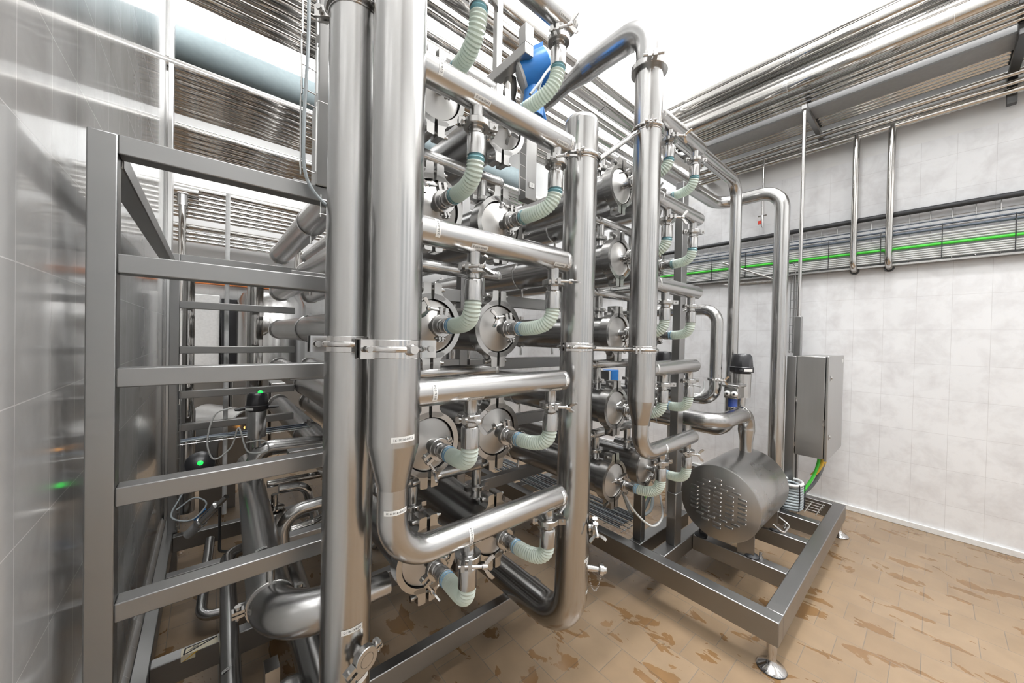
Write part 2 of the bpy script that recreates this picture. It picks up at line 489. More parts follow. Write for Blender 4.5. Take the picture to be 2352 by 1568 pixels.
for x, y in ((XL + .026, 1.0), (XL + .026, 2.9), (XL + .026, 4.4), (1.0, 2.69)):
    obj('foot', MB().rev([(.055, 0), (.055, .008), (.02, .028), (.016, .05), (.016, .16)], (x, y, 0), Z, 20), 'bright', rk)
# inner cross rails that carry the housings
for z in (2.30, 1.862, 1.41, .985, .57):
    obj('inner_rail', MB().box((.30, 2.0, z - .04), (1.25, 2.06, z + .04)), F, rk, .003)
obj('upright', MB().box((1.25, 2.0, .05), (1.31, 2.06, 2.6)), F, rk, .003)
# tall top post with a wire ladder
tp = thing('top_post', 'square steel post with hook ladder standing on the open rail frame top rail', 'post', (.29, 1.3, 2.066))
obj('lower_sleeve', MB().box((.252, 1.262, 2.066), (.345, 1.335, 2.33)), 'sheet', tp, .003)
obj('upper_sleeve', MB().box((.257, 1.268, 2.33), (.345, 1.33, 3.2)), 'sheet', tp, .003)
for z in (2.165, 2.47):
    st = obj('sticker', MB().box((.285, 1.2595, z), (.325, 1.262, z + .022)) if z < 2.3 else MB().box((.285, 1.2655, z), (.325, 1.268, z + .022)), 'white', tp, label='small white numbered sticker')
    flat_text(st, (.305, 1.2593 if z < 2.3 else 1.2653, z + .011), X, Z, .010, .013, '6')
mb = MB()
for z0, z1 in ((2.10, 2.30), (2.34, 2.48), (2.52, 2.96)):
    mb.tube([(.248, 1.25, z0), (.248, 1.25, z1)], .0025, 8); mb.tube([(.208, 1.25, z0 - .02), (.205, 1.25, z1)], .0025, 8)
    n = max(2, int((z1 - z0) / .075))
    for i in range(n + 1):
        z = z0 + (z1 - z0) * i / n
        mb.tube([(.205, 1.25, z + .02), (.206, 1.25, z), (.246, 1.25, z - .006), (.248, 1.25, z + .012)], .002, 6)
obj('wire_ladder', mb, 'wire', tp)
single('cable', MB().tube(smoothpts([(.215, 1.243, 3.2), (.236, 1.243, 2.95), (.222, 1.243, 2.7), (.222, 1.243, 2.48), (.214, 1.243, 2.25), (.218, 1.243, 2.09), (.26, 1.25, 2.02), (.33, 1.256, 1.985)]), .005, 8), 'grey_cable', 'grey cable tied down the hook ladder of the square top post', 'cable')
mb = MB()
for z in (1.975, 1.998, 2.02): mb.tube([(.262, 1.255, z), (.40, 1.255, z)], .002, 6)
for x in (.265, .31, .355): mb.tube([(x, 1.255, 1.965), (x, 1.255, 2.035)], .002, 6)
single('wire_basket', mb, 'wire', 'small wire basket hooked on the top rail under the square post', 'cable tray')
# elbow of a wider pipe above the post
single('dished_pipe', MB().rev([(.07, .75), (.07, .1)] + [(.07 * cos(pi / 2 * i / 6), .1 - .05 * sin(pi / 2 * i / 6)) for i in range(1, 7)], (.33, 1.62, 2.95), Z, 32), 'pipe', 'dish-ended vertical pipe high behind the square top post', 'pipe')

# warning triangle on the low cross beam
ws = thing('warning_sign', 'yellow and black triangular warning sticker wrapped on the low base cross beam', 'sign', (-.01, 1.974, .258))
mb = MB().box((-.075, 1.973, .2585), (.045, 2.02, .2592)); mb.box((-.075, 1.9735, .235), (-.03, 1.9745, .2592))
obj('backing', mb, 'cream', ws)
mb = MB()
tri = [V((-.068, 1.9715, .236)), V((-.066, 2.012, .26)), V((.042, 2.016, .26))]
for a, b in ((V((-.066, 1.978, .2598)), V((-.062, 2.014, .2598))), (V((-.062, 2.014, .2598)), V((.04, 2.014, .2598))), (V((.04, 2.014, .2598)), V((-.066, 1.978, .2598)))):
    d = (b - a).normalized(); mb.obox((a + b) / 2, (b - a) / 2, d.cross(Z) * .003, Z * .0003)
obj('border', mb, 'ink', ws)
mb = MB()
for i in range(4): mb.obox((-.035 + i * .002, 1.994 + i * .004, .2596), (.018 - i * .003, 0, 0), (0, .0008, 0), (0, 0, .0002))
obj('lettering', mb, 'ink', ws)
obj('edge', MB().prism([(-.07, 1.9725, .236), (-.064, 1.9725, .236), (-.02, 1.9725, .258), (-.03, 1.9725, .258)], (0, .0008, 0)), 'yellow', ws)

# ------------------------------------------------------------------ standpipes A and the manifolds
A = V((.300, 1.046, 0)); RA = .0645
sp = thing('standpipe', 'tall plain standpipe with clamped drain port near the floor, nearest the open rail frame', 'pipe', (A.x, A.y, .05))
obj('pipe', MB().tube([(A.x, A.y, .05), (A.x, A.y, 4.2)], RA, 48), 'pipe', sp)
band_clamp(sp, (A.x, A.y, 1.573), Z, RA, [V((-.95, -.1, 0)), V((.85, -.5, 0))], .042)
band_clamp(sp, (A.x, A.y, 2.47), Z, RA, [V((-.8, .6, 0)), V((.6, .8, 0))], .03)
dn = V((.25, -.97, 0)).normalized()
pt = A + V((0, 0, .745))
obj('drain_port', MB().rev([(.015, 0), (.015, RA + .03), (.019, RA + .032), (.019, RA + .040), (.0, RA + .040)], pt, dn, 28), 'pipe', sp)
tri_clamp(sp, pt + dn * (RA + .03), dn, .019, V((-.9, -.2, -.35)), .4)
sticker(sp, A + V((0, 0, .815)), Z, V((-.02, -1, 0)), RA, .055, .014, '018-0420')
sticker(sp, A + V((0, 0, .66)), Z, V((.45, -.9, 0)), RA, .045, .014, '')

single('tie_rod', MB().tube([(.352, 1.0, 2.53), (.352, .985, 2.50), (.40, .80, 2.78)], .013, 14, .01), 'dark_steel', 'short dark round stay rod between the twin standpipes near the top', 'rod')

def manifold(name, label, B, r, zs_header, x_end, yh, tees, codes, hr=.0385, z_top=4.2, z_red=(1.325, 1.208), arch=False):
    t = thing(name, label, 'pipe manifold', (B.x, B.y, 0.9))
    zb = zs_header[0]
    obj('riser', MB().tube([(B.x, B.y, z_red[0]), (B.x, B.y, z_top)], r, 48), 'pipe', t)
    obj('reducer', MB().rev([(r, z_red[0]), (r, z_red[0] - .004), (hr + .001, z_red[1] + .004), (hr, z_red[1])], (B.x, B.y, 0), Z, 48), 'pipe', t)
    obj('elbow', MB().tube([(B.x, B.y, z_red[1] + .001), (B.x, B.y, zb), (B.x + .19, B.y, zb)], hr, 40, .115, n_arc=18), 'pipe_x', t)
    for i, z in enumerate(zs_header):
        x0 = B.x + (.19 if i == 0 else r * .6)
        h = obj('header', MB().rev([(hr, 0), (hr, x_end - x0 - .02)] + [(hr * cos(pi / 2 * k / 6), x_end - x0 - .02 + .02 * sin(pi / 2 * k / 6)) for k in range(1, 7)], (x0, yh, z), X, 40), 'pipe_x', t)
        ck = .075 if i == 0 else .085
        for x in tees:
            obj('stub', MB().rev([(.0215, -ck - .004), (.027, -ck + .004), (.027, -ck + .009), (.0205, -ck + .011), (.0205, -hr + .006), (.024, -hr + .016)][::-1], (x, yh, z + .0), Z, 24), 'pipe', h)
        if codes:
            c = codes[i]
            sticker(h, (B.x + r + (.16 if i == 0 else .033), yh, z), -X, V((0, -1, .15)), hr, .055, .014, c[0])
            sticker(h, (x_end - .032, yh, z), -X, V((0, -1, .15 if z < 1.7 else -.1)), hr, .05, .012, c[1])
            down = -.55 if z < 1.7 else -.62
            for x, cc in zip(tees, c[2:]):
                sticker(h, (x, yh, z), X, V((0, -1, -1.1 if z < 1.5 else -.75)), hr, .058, .014, cc, around=False)
    return t

ROWS = [.785, 1.205, 1.635, 2.065, 2.48]
HD = [1.012, 1.445, 1.885, 2.315, 2.755]
B = V((.368, .9, 0)); D = V((1.60, .915, 0))
codesL = [('1016-0354', '016-0353', 'E 016-0355', 'E 016-0356'), ('016-0341', '016-0350', 'E 016-0349', 'E 016-0351'), ('016-0341', '016-0347', 'E 016-0345', 'E 016-0346'), ('016-0340', '016-0343', 'E 016-0341', 'E 016-0342'), ('016-0336', '016-0339', 'E 016-0337', 'E 016-0338')]
TL, TR = (.605, .952), (1.815, 2.12)
mfL = manifold('pipe_manifold', 'big standpipe tapering to an elbow, with five side headers over clamped end caps', B, .0645, HD, 1.03, .9, TL, codesL)
sticker(mfL, V((B.x, B.y, 1.345)), Z, V((.0, -1, 0)), .0645, .062, .014, '16-1016-0352')
sticker(mfL, V((B.x, B.y, 1.155)), Z, V((-.12, -1, 0)), .0385, .062, .013, '016-016-0353')
band_clamp(mfL, (B.x, B.y, 1.565), Z, .0645, [V((-.95, -.25, 0)), V((.95, -.2, 0))], .046, boss=V((.15, -1, 0)))
HDR = [1.04, 1.458, 1.885, 2.312, 2.722]
codesR = [('1016', 'E016', '', '')] + [('016', '', '', '')] * 4
mfR = manifold('pipe_manifold', 'arched standpipe tapering to an elbow, with five shorter headers near the louvred drum', D, .0635, HDR, 2.20, .915, TR, None, z_top=2.885, z_red=(1.312, 1.195))
for z, n_ in ((1.325, '016'), (1.175, '016')): sticker(mfR, V((D.x, D.y, z)), Z, V((.75, -1, 0)), .0635 if z > 1.2 else .0385, .03, .013, 'E 016')
for z in HDR: sticker(mfR, (D.x + .10 if z > 1.1 else D.x + .21, D.y, z), -X, V((0, -1, .1)), .0385, .045, .011, 'E016')
sticker(mfR, V((D.x, D.y, 2.82)), Z, V((.85, -.6, 0)), .0635, .04, .012, '016')
band_clamp(mfR, (D.x, D.y, 2.605), Z, .0635, [V((-.8, -.6, 0)), V((.9, .1, 0))], .03)
band_clamp(mfR, (D.x, D.y, 1.555), Z, .0635, [V((-.9, -.35, 0)), V((.95, .2, 0))], .034)
obj('name_plate', MB().box((D.x + .062, D.y - .04, 2.70), (D.x + .067, D.y + .01, 2.80)), 'white_metal', mfR)

# arched crossover pipe on top of D
ar = thing('arched_pipe', 'thick arched pipe narrowing to a thin run, clamped on top of the shorter-header standpipe', 'pipe', (D.x, D.y, 2.885))
pts = fillet([V((D.x, D.y, 2.885)), V((D.x, D.y, 3.115)), V((D.x, 1.24, 3.115)), V((D.x - .02, 1.50, 3.06))], .135, 16)
obj('bend', MB().tube([p for p in pts[:-1]] + [V((D.x - .004, 1.30, 3.105))], .0635, 44), 'pipe_y', ar)
d_ = (V((D.x - .03, 1.72, 3.02)) - V((D.x - .004, 1.30, 3.105))).normalized()
o_ = V((D.x - .004, 1.30, 3.105))
obj('reducer', MB().rev([(.0635, 0), (.040, .12), (.038, .125)], o_, d_, 40), 'pipe_y', ar)
obj('run', MB().rev([(.038, .12), (.038, .45)], o_, d_, 36), 'pipe_y', ar)
mb = MB().ring((D.x, D.y, 2.893), Z, .058, .083, .03, 40)
for s_ in (V((-.8, -.6, 0)).normalized(), V((.8, .6, 0)).normalized()):
    t_ = Z.cross(s_)
    for k in (-1, 1): mb.obox(V((D.x, D.y, 2.893)) + s_ * .098 + t_ * k * .012, s_ * .018, t_ * .009, Z * .015)
    mb.rev([(.007, -.04), (.007, .05)], V((D.x, D.y, 2.893)) + s_ * .102, t_, 12)
obj('clamp', mb, 'clamp', ar)
fl = thing('butterfly_valve', 'dark clamped valve body at the far end of the thin arched run', 'valve', tuple(o_ + d_ * .47))
e_ = o_ + d_ * .47
mb = MB().ring(e_, d_, .036, .062, .05, 32); mb.obox(e_ + Z * .06, d_ * .02, X * .02, Z * .03)
obj('body', mb, 'clamp', fl); obj('lever', MB().obox(e_ + d_ * .06 - Z * .03 - X * .02, d_ * .07, X * .025, Z * .02), 'dark_steel', fl)

# tie rods C - D
C = V((1.19, .982, 0)); RC = .0695
for z, lab in ((2.36, 'upper'), (1.56, 'middle')):
    dd = (D - C).normalized()
    single('tie_rod', MB().tube([C + dd * (RC + .004) + V((0, 0, z)), D - dd * .068 + V((0, 0, z + (.22 if z > 2 else -.005)))], .0115, 14), 'bright', '%s round tie rod bridging the domed standpipe and the arched standpipe' % lab, 'rod')

# domed standpipe C
cs = thing('domed_standpipe', 'dome-topped standpipe with an elbow at its foot, between the two header manifolds', 'pipe', (C.x, C.y, .3))
obj('pipe', MB().tube([(C.x, C.y, 2.50), (C.x, C.y, .37), (C.x, C.y + 1.6, .37)], RC, 48, .16, n_arc=18), 'pipe', cs)
obj('dome_cap', MB().rev(dome(RC, 2.50, .55, 8), (C.x, C.y, 0), Z, 48), 'pipe', cs)
band_clamp(cs, (C.x, C.y, 2.352), Z, RC, [V((-.8, -.5, 0)), V((.9, -.1, 0))], .03)
band_clamp(cs, (C.x, C.y, 1.567), Z, RC, [V((-.95, -.2, 0)), V((.95, .2, 0))], .034)
sticker(cs, C + V((0, 0, 2.475)), Z, V((.8, -.7, 0)), RC, .05, .014, 'E 016-0')
pn = V((.72, -.62, 0)).normalized()
pc = C + V((0, 0, .80))
obj('side_port', MB().rev([(.016, 0), (.016, RC + .018), (.021, RC + .02), (.021, RC + .028), (0, RC + .028)], pc, pn, 24), 'bright', cs)
tri_clamp(cs, pc + pn * (RC + .02), pn, .021, V((-.4, -.4, .75)), .3)
dv = thing('drain_valve', 'small polished drain valve with hanging chain near the foot of the domed standpipe', 'valve', tuple(C + pn * RC + V((0, 0, .62))))
pv = C + V((0, 0, .635))
obj('stem', MB().rev([(.012, RC - .006), (.013, RC + .02), (.010, RC + .05)], pv, (pn + V((0, 0, -.12))).normalized(), 20), 'bright', dv)
kx = (pn + V((0, 0, -.12))).normalized()
obj('knob', MB().rev([(.012, RC + .045), (.022, RC + .05), (.022, RC + .066), (.014, RC + .068), (.014, RC + .078), (.008, RC + .082), (0, RC + .082)], pv, kx, 24), 'bright', dv)
mb = MB()
for i in range(13):                         # hanging chain links
    f = i / 12; px = pv + pn * (RC + .062 - .055 * f) + V((0, 0, -.03 - .075 * 4 * f * (1 - f) - .01 * f)) + V((.004, .004, 0))
    f2 = f + .04; q = pv + pn * (RC + .062 - .055 * f2) + V((0, 0, -.03 - .075 * 4 * f2 * (1 - f2) - .01 * f2)) + V((.004, .004, 0))
    tg = (q - px).normalized(); sd = tg.cross(V((pn.y, -pn.x, 0)) if i % 2 else pn).normalized()
    mb.tube([px + tg * .0062 * cos(2 * pi * k / 10) + sd * .0032 * sin(2 * pi * k / 10) for k in range(10)], .0009, 6, closed=True)
obj('chain', mb, 'bright', dv)
sticker(cs, C + V((0, 0, .685)), Z, V((.45, -.9, 0)), RC, .07, .013, 'E 016-04')
sticker(cs, C + V((0, 0, .67)), Z, V((.5, -.85, 0)), RC, .045, .012, '016-0')
sticker(cs, C + V((0, 0, .545)), Z, V((.5, -.85, 0)), RC, .045, .013, '016')

# ------------------------------------------------------------------ membrane housings
YC = 1.2; HY2 = 4.82; RH = .10
ROWN = ['lowest', 'second-lowest', 'middle', 'second-highest', 'top']
def make_housing():
    t = thing('membrane_housing', 'x', 'membrane housing', (0, YC, 0))
    o = lambda x, y, z: V((x, y, z))
    obj('shell', MB().rev([(RH, .02), (RH, HY2 - YC - .16), (RH - .012, HY2 - YC - .13), (RH - .012, HY2 - YC)], (0, YC, 0), Y, 44), 'pipe_y', t)
    obj('end_cap', MB().rev([(0, -.034), (.02, -.034), (.024, -.030), (.088, -.016), (.094, -.014), (.098, -.006), (.098, .02)], (0, YC, 0), Y, 56), 'cap', t)
    mb = MB(); ri, ro = .099, .119
    # ring in two halves with ears, open slot top and bottom
    for sgn in (-1, 1):
        pts = []
        n = 22; g = .055
        arc = [(-pi / 2 + g) + (pi - 2 * g) * k / n for k in range(n + 1)]
        outer = [(ro * cos(a) * sgn, ro * sin(a)) for a in arc]; inner = [(ri * cos(a) * sgn, ri * sin(a)) for a in arc]
        e1 = [(.034 * sgn, ro + .002), (.032 * sgn, .150), (.0065 * sgn, .152)]
        e0 = [(.0065 * sgn, -.152), (.032 * sgn, -.150), (.034 * sgn, -ro - .002)]
        a_in = [p for p in outer if abs(p[0]) > .048]
        poly = e0 + a_in + e1 + inner[::-1]
        # split into quads: outer strip matched to inner strip
        N = len(inner)
        op = []
        for p, a in zip(inner, arc):
            op.append((ro * cos(a) * sgn, ro * sin(a)))
        y0, y1 = YC - .022, YC + .032
        vs = [V((x, y0, z)) for x, z in inner] + [V((x, y0, z)) for x, z in op] + [V((x, y1, z)) for x, z in inner] + [V((x, y1, z)) for x, z in op]
        fs = []
        for k in range(N - 1):
            fs += [(k, k + 1, N + k + 1, N + k), (2 * N + k, 3 * N + k, 3 * N + k + 1, 2 * N + k + 1), (N + k, N + k + 1, 3 * N + k + 1, 3 * N + k), (k, 2 * N + k, 2 * N + k + 1, k + 1)]
        fs += [(0, N, 3 * N, 2 * N), (N - 1, 3 * N - 1, 4 * N - 1, 2 * N - 1)]
        mb.add(vs, fs)
        for tz in (-1, 1):
            mb.prism([V((x * sgn, y0, z * tz)) for x, z in ((.0065, .099), (.0065, .156), (.010, .159), (.034, .157), (.036, .150), (.036, .125), (.046, .110), (.055, .099), (.040, .094), (.020, .098))], (0, y1 - y0, 0))
    obj('clamp_ring', mb, 'clamp', t)
    for tz in (-1, 1):
        mb = MB().rev([(.010, -.054), (.010, -.036), (.006, -.036), (.006, .036), (.011, .036), (.011, .050), (.006, .050), (.006, .062)], (0, YC + .005, .137 * tz), X, 14)
        obj('clamp_bolt', mb, 'clamp', t)
    obj('nozzle', MB().rev([(.026, -.026), (.019, -.036), (.0185, -.075), (.025, -.078), (.025, -.088), (.0, -.088)], (0, YC, 0), Y, 28), 'pipe_y', t)
    # top port
    p = obj('top_port', MB().rev([(.032, RH - .012), (.024, RH + .004), (.022, RH + .035), (.028, RH + .037), (.028, RH + .050), (.022, RH + .052), (.022, RH + .125)], (0, YC + .12, 0), Z, 28), 'pipe', t)
    obj('port_clamp', MB().ring((0, YC + .12, RH + .0435), Z, .026, .039, .018, 28).obox((.045, YC + .12, RH + .0435), X * .012, Y * .012, Z * .009).obox((-.045, YC + .12, RH + .0435), X * .012, Y * .012, Z * .009), 'clamp', p)
    # far end fittings and hanger ring
    mb = MB().ring((0, HY2, 0), Y, .07, .108, .05, 36).rev([(.088, .0), (.085, .02), (.03, .03), (0, .03)], (0, HY2, 0), Y, 32)
    obj('far_clamp', mb, 'clamp', t)
    for y in (2.02, 3.24):
        mb = MB().tube([V((RH * 1.03 * cos(2 * pi * k / 32), y, RH * 1.03 * sin(2 * pi * k / 32))) for k in range(32)], .005, 8, closed=True)
        mb.rev([(.009, -.165), (.009, -RH)], (0, y, 0), Z, 10)
        mb.obox((0, y, RH + .012), X * .012, Y * .010, Z * .012)
        obj('saddle', mb, 'bright', t)
    return t
hs0 = make_housing()
first = True
XL_, XR_ = (.618, .925), (1.80, 2.145)
COLN = {0: 'beside the twin standpipes', 1: 'beside the domed standpipe', 2: 'behind the arched standpipe', 3: 'closest to the louvred drum'}
for ci, x in enumerate(XL_ + XR_):
    for ri, z in enumerate(ROWS):
        h = hs0 if first else copy_tree(hs0); first = False
        h.location = (x, YC, z)
        tag(h, 'steel membrane housing with clamped round cap, %s row, column %s' % (ROWN[ri], COLN[ci]), group='membrane housings')

# secondary headers over the top ports
for u, (xa, xb, nm) in enumerate(((.46, 1.04, 'behind the five-header standpipe'), (1.72, 2.40, 'behind the arched standpipe'))):
    for ri, z in enumerate(ROWS):
        zz = z + .245
        t = thing('permeate_header', 'thin capped header pipe %s, over the %s housings' % (nm, ROWN[ri]), 'pipe', (xa, YC + .12, zz))
        L = xb - xa
        obj('pipe', MB().rev([(0, 0), (.015, .003), (.024, .012), (.0265, .02), (.0265, L - .02), (.024, L - .012), (.015, L - .003), (0, L)], (xa, YC + .12, zz), X, 32), 'pipe_x', t)
        sticker(t, (xb - .03 if u == 0 else xa + .04, YC + .12, zz), -X, V((0, -1, .2)), .0265, .04, .010, '016')

# ------------------------------------------------------------------ ribbed hoses
def make_hose(xn, z, xt, zh, yh, label, k, first_teal):
    t = thing('ribbed_hose', label, 'hose', (xn, YC - .10, z), 'ribbed hoses from caps to headers')
    y0 = YC - .088
    # lower fitting straight out of the cap, upper fitting straight down from the stub
    zt = zh - (.075 if z < 1 else .085)
    obj('end_fitting', MB().rev([(.025, 0), (.025, .008), (.021, .012), (.021, .026), (.0265, .030), (.0275, .034), (.0275, .060), (.024, .062)], (xn, y0, z), -Y, 28), 'pipe_y', t)
    obj('end_fitting', MB().rev([(.025, 0), (.025, .008), (.0215, .012), (.0215, .026), (.0265, .030), (.028, .034), (.028, .092), (.024, .094)], (xt, yh, zt), -Z, 28), 'pipe', t)
    s1 = [V((-1, 0, .2)), V((-.7, 0, -.8)), V((.4, 0, 1)), V((-.5, 0, 1))][k % 4]
    tri_clamp(t, (xn, y0, z), -Y, .027, V((.1 if k % 2 else -.2, 0, 1)) if k % 3 else V((-.8, 0, -.5)), .2 * k)
    s2 = [V((-.6, -.8, 0)), V((.8, -.6, 0)), V((.95, -.3, 0)), V((-.9, -.5, 0))][k % 4]
    tri_clamp(t, (xt, yh, zt), Z, .027, s2, .9 * (k % 3))
    a = V((xn, y0 - .058, z)); b = V((xt, yh, zt - .090))
    dy = a.y - b.y; dz = b.z - a.z
    sag = max(0, .045 - dz) * .6
    pts = bez(a, a + V((0, -dy * .62, -sag)), b + V((0, 0, -.035 - max(0, dz) * .5 - sag)), b, 60)
    # resample by length with ribs
    L = [0]
    for p, q in zip(pts, pts[1:]): L.append(L[-1] + (q - p).length)
    tot = L[-1]; pitch = .0098; nrib = int(tot / pitch); n = nrib * 6
    out, rad = [], []
    j = 0
    for i in range(n + 1):
        s_ = tot * i / n
        while j < len(L) - 2 and L[j + 1] < s_: j += 1
        f = (s_ - L[j]) / max(1e-9, L[j + 1] - L[j]); out.append(pts[j].lerp(pts[j + 1], f))
        rad.append(.0252 + .0018 * cos(2 * pi * nrib * i / n))
    obj('hose_wall', MB().tube(out, 0, 28, radii=rad, cap=False), 'hose', t)
    nb = 6 * 4
    mat1, mat2 = ('sky_band', None) if not first_teal else ('teal', 'teal')
    if z > 1.9: mat1 = 'teal'
    bb = MB().tube(out[:15], 0, 28, radii=[r + .0004 if (i % 6 in (0, 1, 5)) else r - .0003 for i, r in enumerate(rad[:15])], cap=False)
    obj('inner_band', bb, mat1, t, label='blue inner ring showing through')
    if z > 1.9:
        bb = MB().tube(out[-11:], 0, 28, radii=[r + .0004 for r in rad[-11:]], cap=False)
        obj('inner_band', bb, 'teal', t, label='teal inner ring showing through')
    return t
k = 0
for ci in range(4):
    for ri in range(5):
        L_ = ci < 2
        xn = (XL_ + XR_)[ci]; xt = (TL + TR)[ci]
        lab = 'pale ribbed hose from the %s housing to its header, %s' % (ROWN[ri], COLN[ci])
        make_hose(xn, ROWS[ri], xt, (HD if L_ else HDR)[ri], .9 if L_ else .915, lab, ci + ri * 3 + (ri // 2), ri > 2)

# ------------------------------------------------------------------ louvred-drum skid
sk = thing('base_frame', 'welded box-section floor frame carrying the louvred drum, standing on round feet', 'frame', (2.13, .48, 0))
zt, zb = .258, .138
for nm, a, b in (('side_beam', (2.095, .453, zb), (2.175, 5.2, zt)), ('end_beam', (2.175, .453, zb), (4.086, .530, zt)), ('side_beam', (4.009, .530, zb), (4.086, 5.2, zt)),
                 ('cross_beam', (2.580, .530, .158), (2.655, 1.06, zt)), ('cross_beam', (3.085, .530, .158), (3.165, 1.06, zt)), ('cross_beam', (3.48, .530, .158), (3.56, 1.06, zt)),
                 ('cross_beam', (2.175, 1.06, .158), (4.009, 1.14, zt)), ('cross_beam', (2.175, 1.225, .158), (2.9, 1.305, zt)), ('cross_beam', (2.175, 2.4, .158), (4.009, 2.48, zt)), ('cross_beam', (2.175, 3.6, .158), (4.009, 3.68, zt)),
                 ('post_foot', (3.56, .73, .158), (4.009, .80, zt))):
    obj(nm, MB().box(a, b), F, sk, .004)
for x, y in ((2.133, .487), (4.05, .487), (2.133, 2.6), (4.05, 2.6)):
    ft = obj('foot', MB().rev([(.060, 0), (.062, .006), (.056, .014), (.030, .026), (.020, .040), (.017, .05), (.017, .075), (.022, .078), (.022, .14)], (x, y, 0), Z, 28), 'bright', sk)
    obj('foot_pad', MB().rev([(.061, .0), (.064, .004), (.060, .006)], (x, y, 0), Z, 28), 'rubber', ft)
rp = thing('support_posts', 'tall square steel post standing on the drum frame behind the shorter headers', 'post', (2.38, 1.1, .258)); rp.name = 'support_post'
obj('post_body', MB().box((2.335, 1.07, .258), (2.425, 1.13, .60)), F, rp, .003)
obj('upper_post', MB().box((2.342, 1.075, .60), (2.418, 1.128, 2.64)), F, rp, .003)
obj('sticker', MB().box((2.418, 1.085, .53), (2.4262, 1.12, .55)), 'white', rp)
single('support_post', MB().box((2.213, 1.24, .258), (2.262, 1.30, .66)), F, 'short square post under the lowest housing closest to the louvred drum', 'post', bevel=.003)
mb = MB().box((2.49, 1.15, .258), (2.53, 1.19, 2.5)); mb.tube([(2.51, 1.145, .3), (2.51, 1.145, 2.45)], .006, 8)
single('support_post', mb, F, 'slim square post with a conduit, just behind the tall square post', 'post', bevel=.002)
for z in (2.30, 1.862, 1.41, .985, .57):
    single('cross_rail', MB().box((1.33, 2.0, z - .04), (2.62, 2.06, z + .04)), F, 'square cross rail carrying the %s housings behind the arched standpipe' % ROWN[[.57, .985, 1.41, 1.862, 2.30].index(z)], 'rail', bevel=.003)
single('support_post', MB().box((2.62, 2.0, .258), (2.68, 2.06, 2.6)), F, 'rear square post at the ends of the cross rails', 'post', bevel=.003)

# louvred drum
DX, DY, DZ, DR = 2.55, .895, .548, .24
dr = thing('louvred_drum', 'cylindrical steel motor cover with a louvred round face on the floor frame', 'motor cover', (2.86, .9, .258))
obj('shell', MB().rev([(DR, .012), (DR, .635), (DR - .006, .645), (0, .645)], (DX, DY, DZ), X, 72), steel('drum_steel', (.45, .445, .435), .28, .04, (2, 2, 2), .5, 'X'), dr)
fp = obj('face_plate', MB().rev([(0, 0), (DR - .004, 0), (DR + .001, .003), (DR + .002, .010), (DR, .014)], (DX, DY, DZ), X, 72), 'sheet', dr)
grid = [(r - 2.5, c) for r in range(6) for c in (-2, -1, 0, 1, 2)] + [(q * 3.5, c) for q in (-1, 1) for c in (-1.5, -.5, .5, 1.5)] + [(q * 4.5, c) for q in (-1, 1) for c in (-1, 0, 1)] + [(q * 5.5, 0) for q in (-1, 1)]
for r_, c in grid:
    z = DZ + r_ * .0285; yy = DY - c * .072 - .018; y0, y1 = yy + .048, yy
    lv = obj('louver', MB().add([(DX + .001, y0, z + .004), (DX + .001, y0, z - .010), (DX + .001, y1, z - .012), (DX + .001, y1, z + .004), (DX - .011, y1 + .004, z - .010), (DX - .007, y1 + .004, z + .001), (DX - .004, y0 - .004, z - .007), (DX - .002, y0 - .004, z + .001)],
               [(0, 1, 6, 7), (1, 2, 4, 6), (3, 0, 7, 5), (4, 5, 7, 6), (2, 3, 5, 4)]), 'sheet', dr)
    obj('louver_glint', MB().sphere((DX - .003, y1, z - .004), .0065, 12), 'bright', lv, label='polished bead added as a louvre-end glint')  # bead added at the open end to catch a bright dot of light
obj('bracket', MB().prism([(2.60, .70, .258), (2.60, .79, .258), (2.60, .80, .36), (2.60, .70, .42)], (.012, 0, 0)), 'sheet', dr)
obj('bracket', MB().prism([(3.10, .70, .258), (3.10, .79, .258), (3.10, .80, .36), (3.10, .70, .42)], (.012, 0, 0)), 'sheet', dr)
for x, y in ((2.617, .715), (3.125, .715), (2.617, 1.02), (3.125, 1.02)):
    f_ = obj('foot', MB().rev([(.038, 0), (.04, .008), (.03, .016), (.012, .022), (.012, .05)], (x, y, .258), Z, 20), 'rubber', dr)
obj('handle', MB().tube([(2.82, .66, .42), (2.82, .60, .385), (2.97, .60, .385), (2.97, .66, .42)], .0065, 12, .025), 'bright', dr)
for x, y in ((2.64, .675), (3.20, .675)): obj('anchor_bolt', MB().rev([(.012, 0), (.012, .012), (.008, .012), (.008, .035), (0, .037)], (x, y, .258), Z, 12), 'bright', dr)

# control cabinet
cb = thing('control_cabinet', 'wall-side stainless electrical cabinet mounted on a square post above the floor frame', 'cabinet', (4.0, .63, .69))
x0, x1, y0, y1, z0, z1 = 3.72, 4.40, .533, .735, .685, 1.500
obj('body', MB().box((x0, y0 + .022, z0), (x1, y1, z1)), 'sheet', cb, .004)
dd_ = obj('door', MB().box((x0 - .004, y0, z0 - .012), (x1 + .004, y0 + .018, z1 + .004)), 'sheet', cb, .004)
for z in (.86, 1.33): obj('latch', MB().box((x0 + .05, y0 - .006, z - .02), (x0 + .075, y0, z + .02)).rev([(.009, 0), (.009, .012)], (x0 + .062, y0 - .012, z), Y, 12), 'bright', dd_)
obj('name_plate', MB().box((x1 - .09, y0 - .002, 1.44), (x1 - .04, y0, 1.47)), 'white', dd_)
for a_, b_ in (((x0 - .008, y0 + .018, .95), (x0, y0 + .03, 1.0)), ((x0 - .008, y1 - .004, .75), (x0, y1 + .006, .79)), ((x0 - .008, y1 - .004, 1.12), (x0, y1 + .006, 1.16))): obj('hinge', MB().box(a_, b_), 'bright', cb)
obj('mounting_post', MB().box((3.70, .737, .258), (3.765, .80, 1.497)), F, cb, .003)
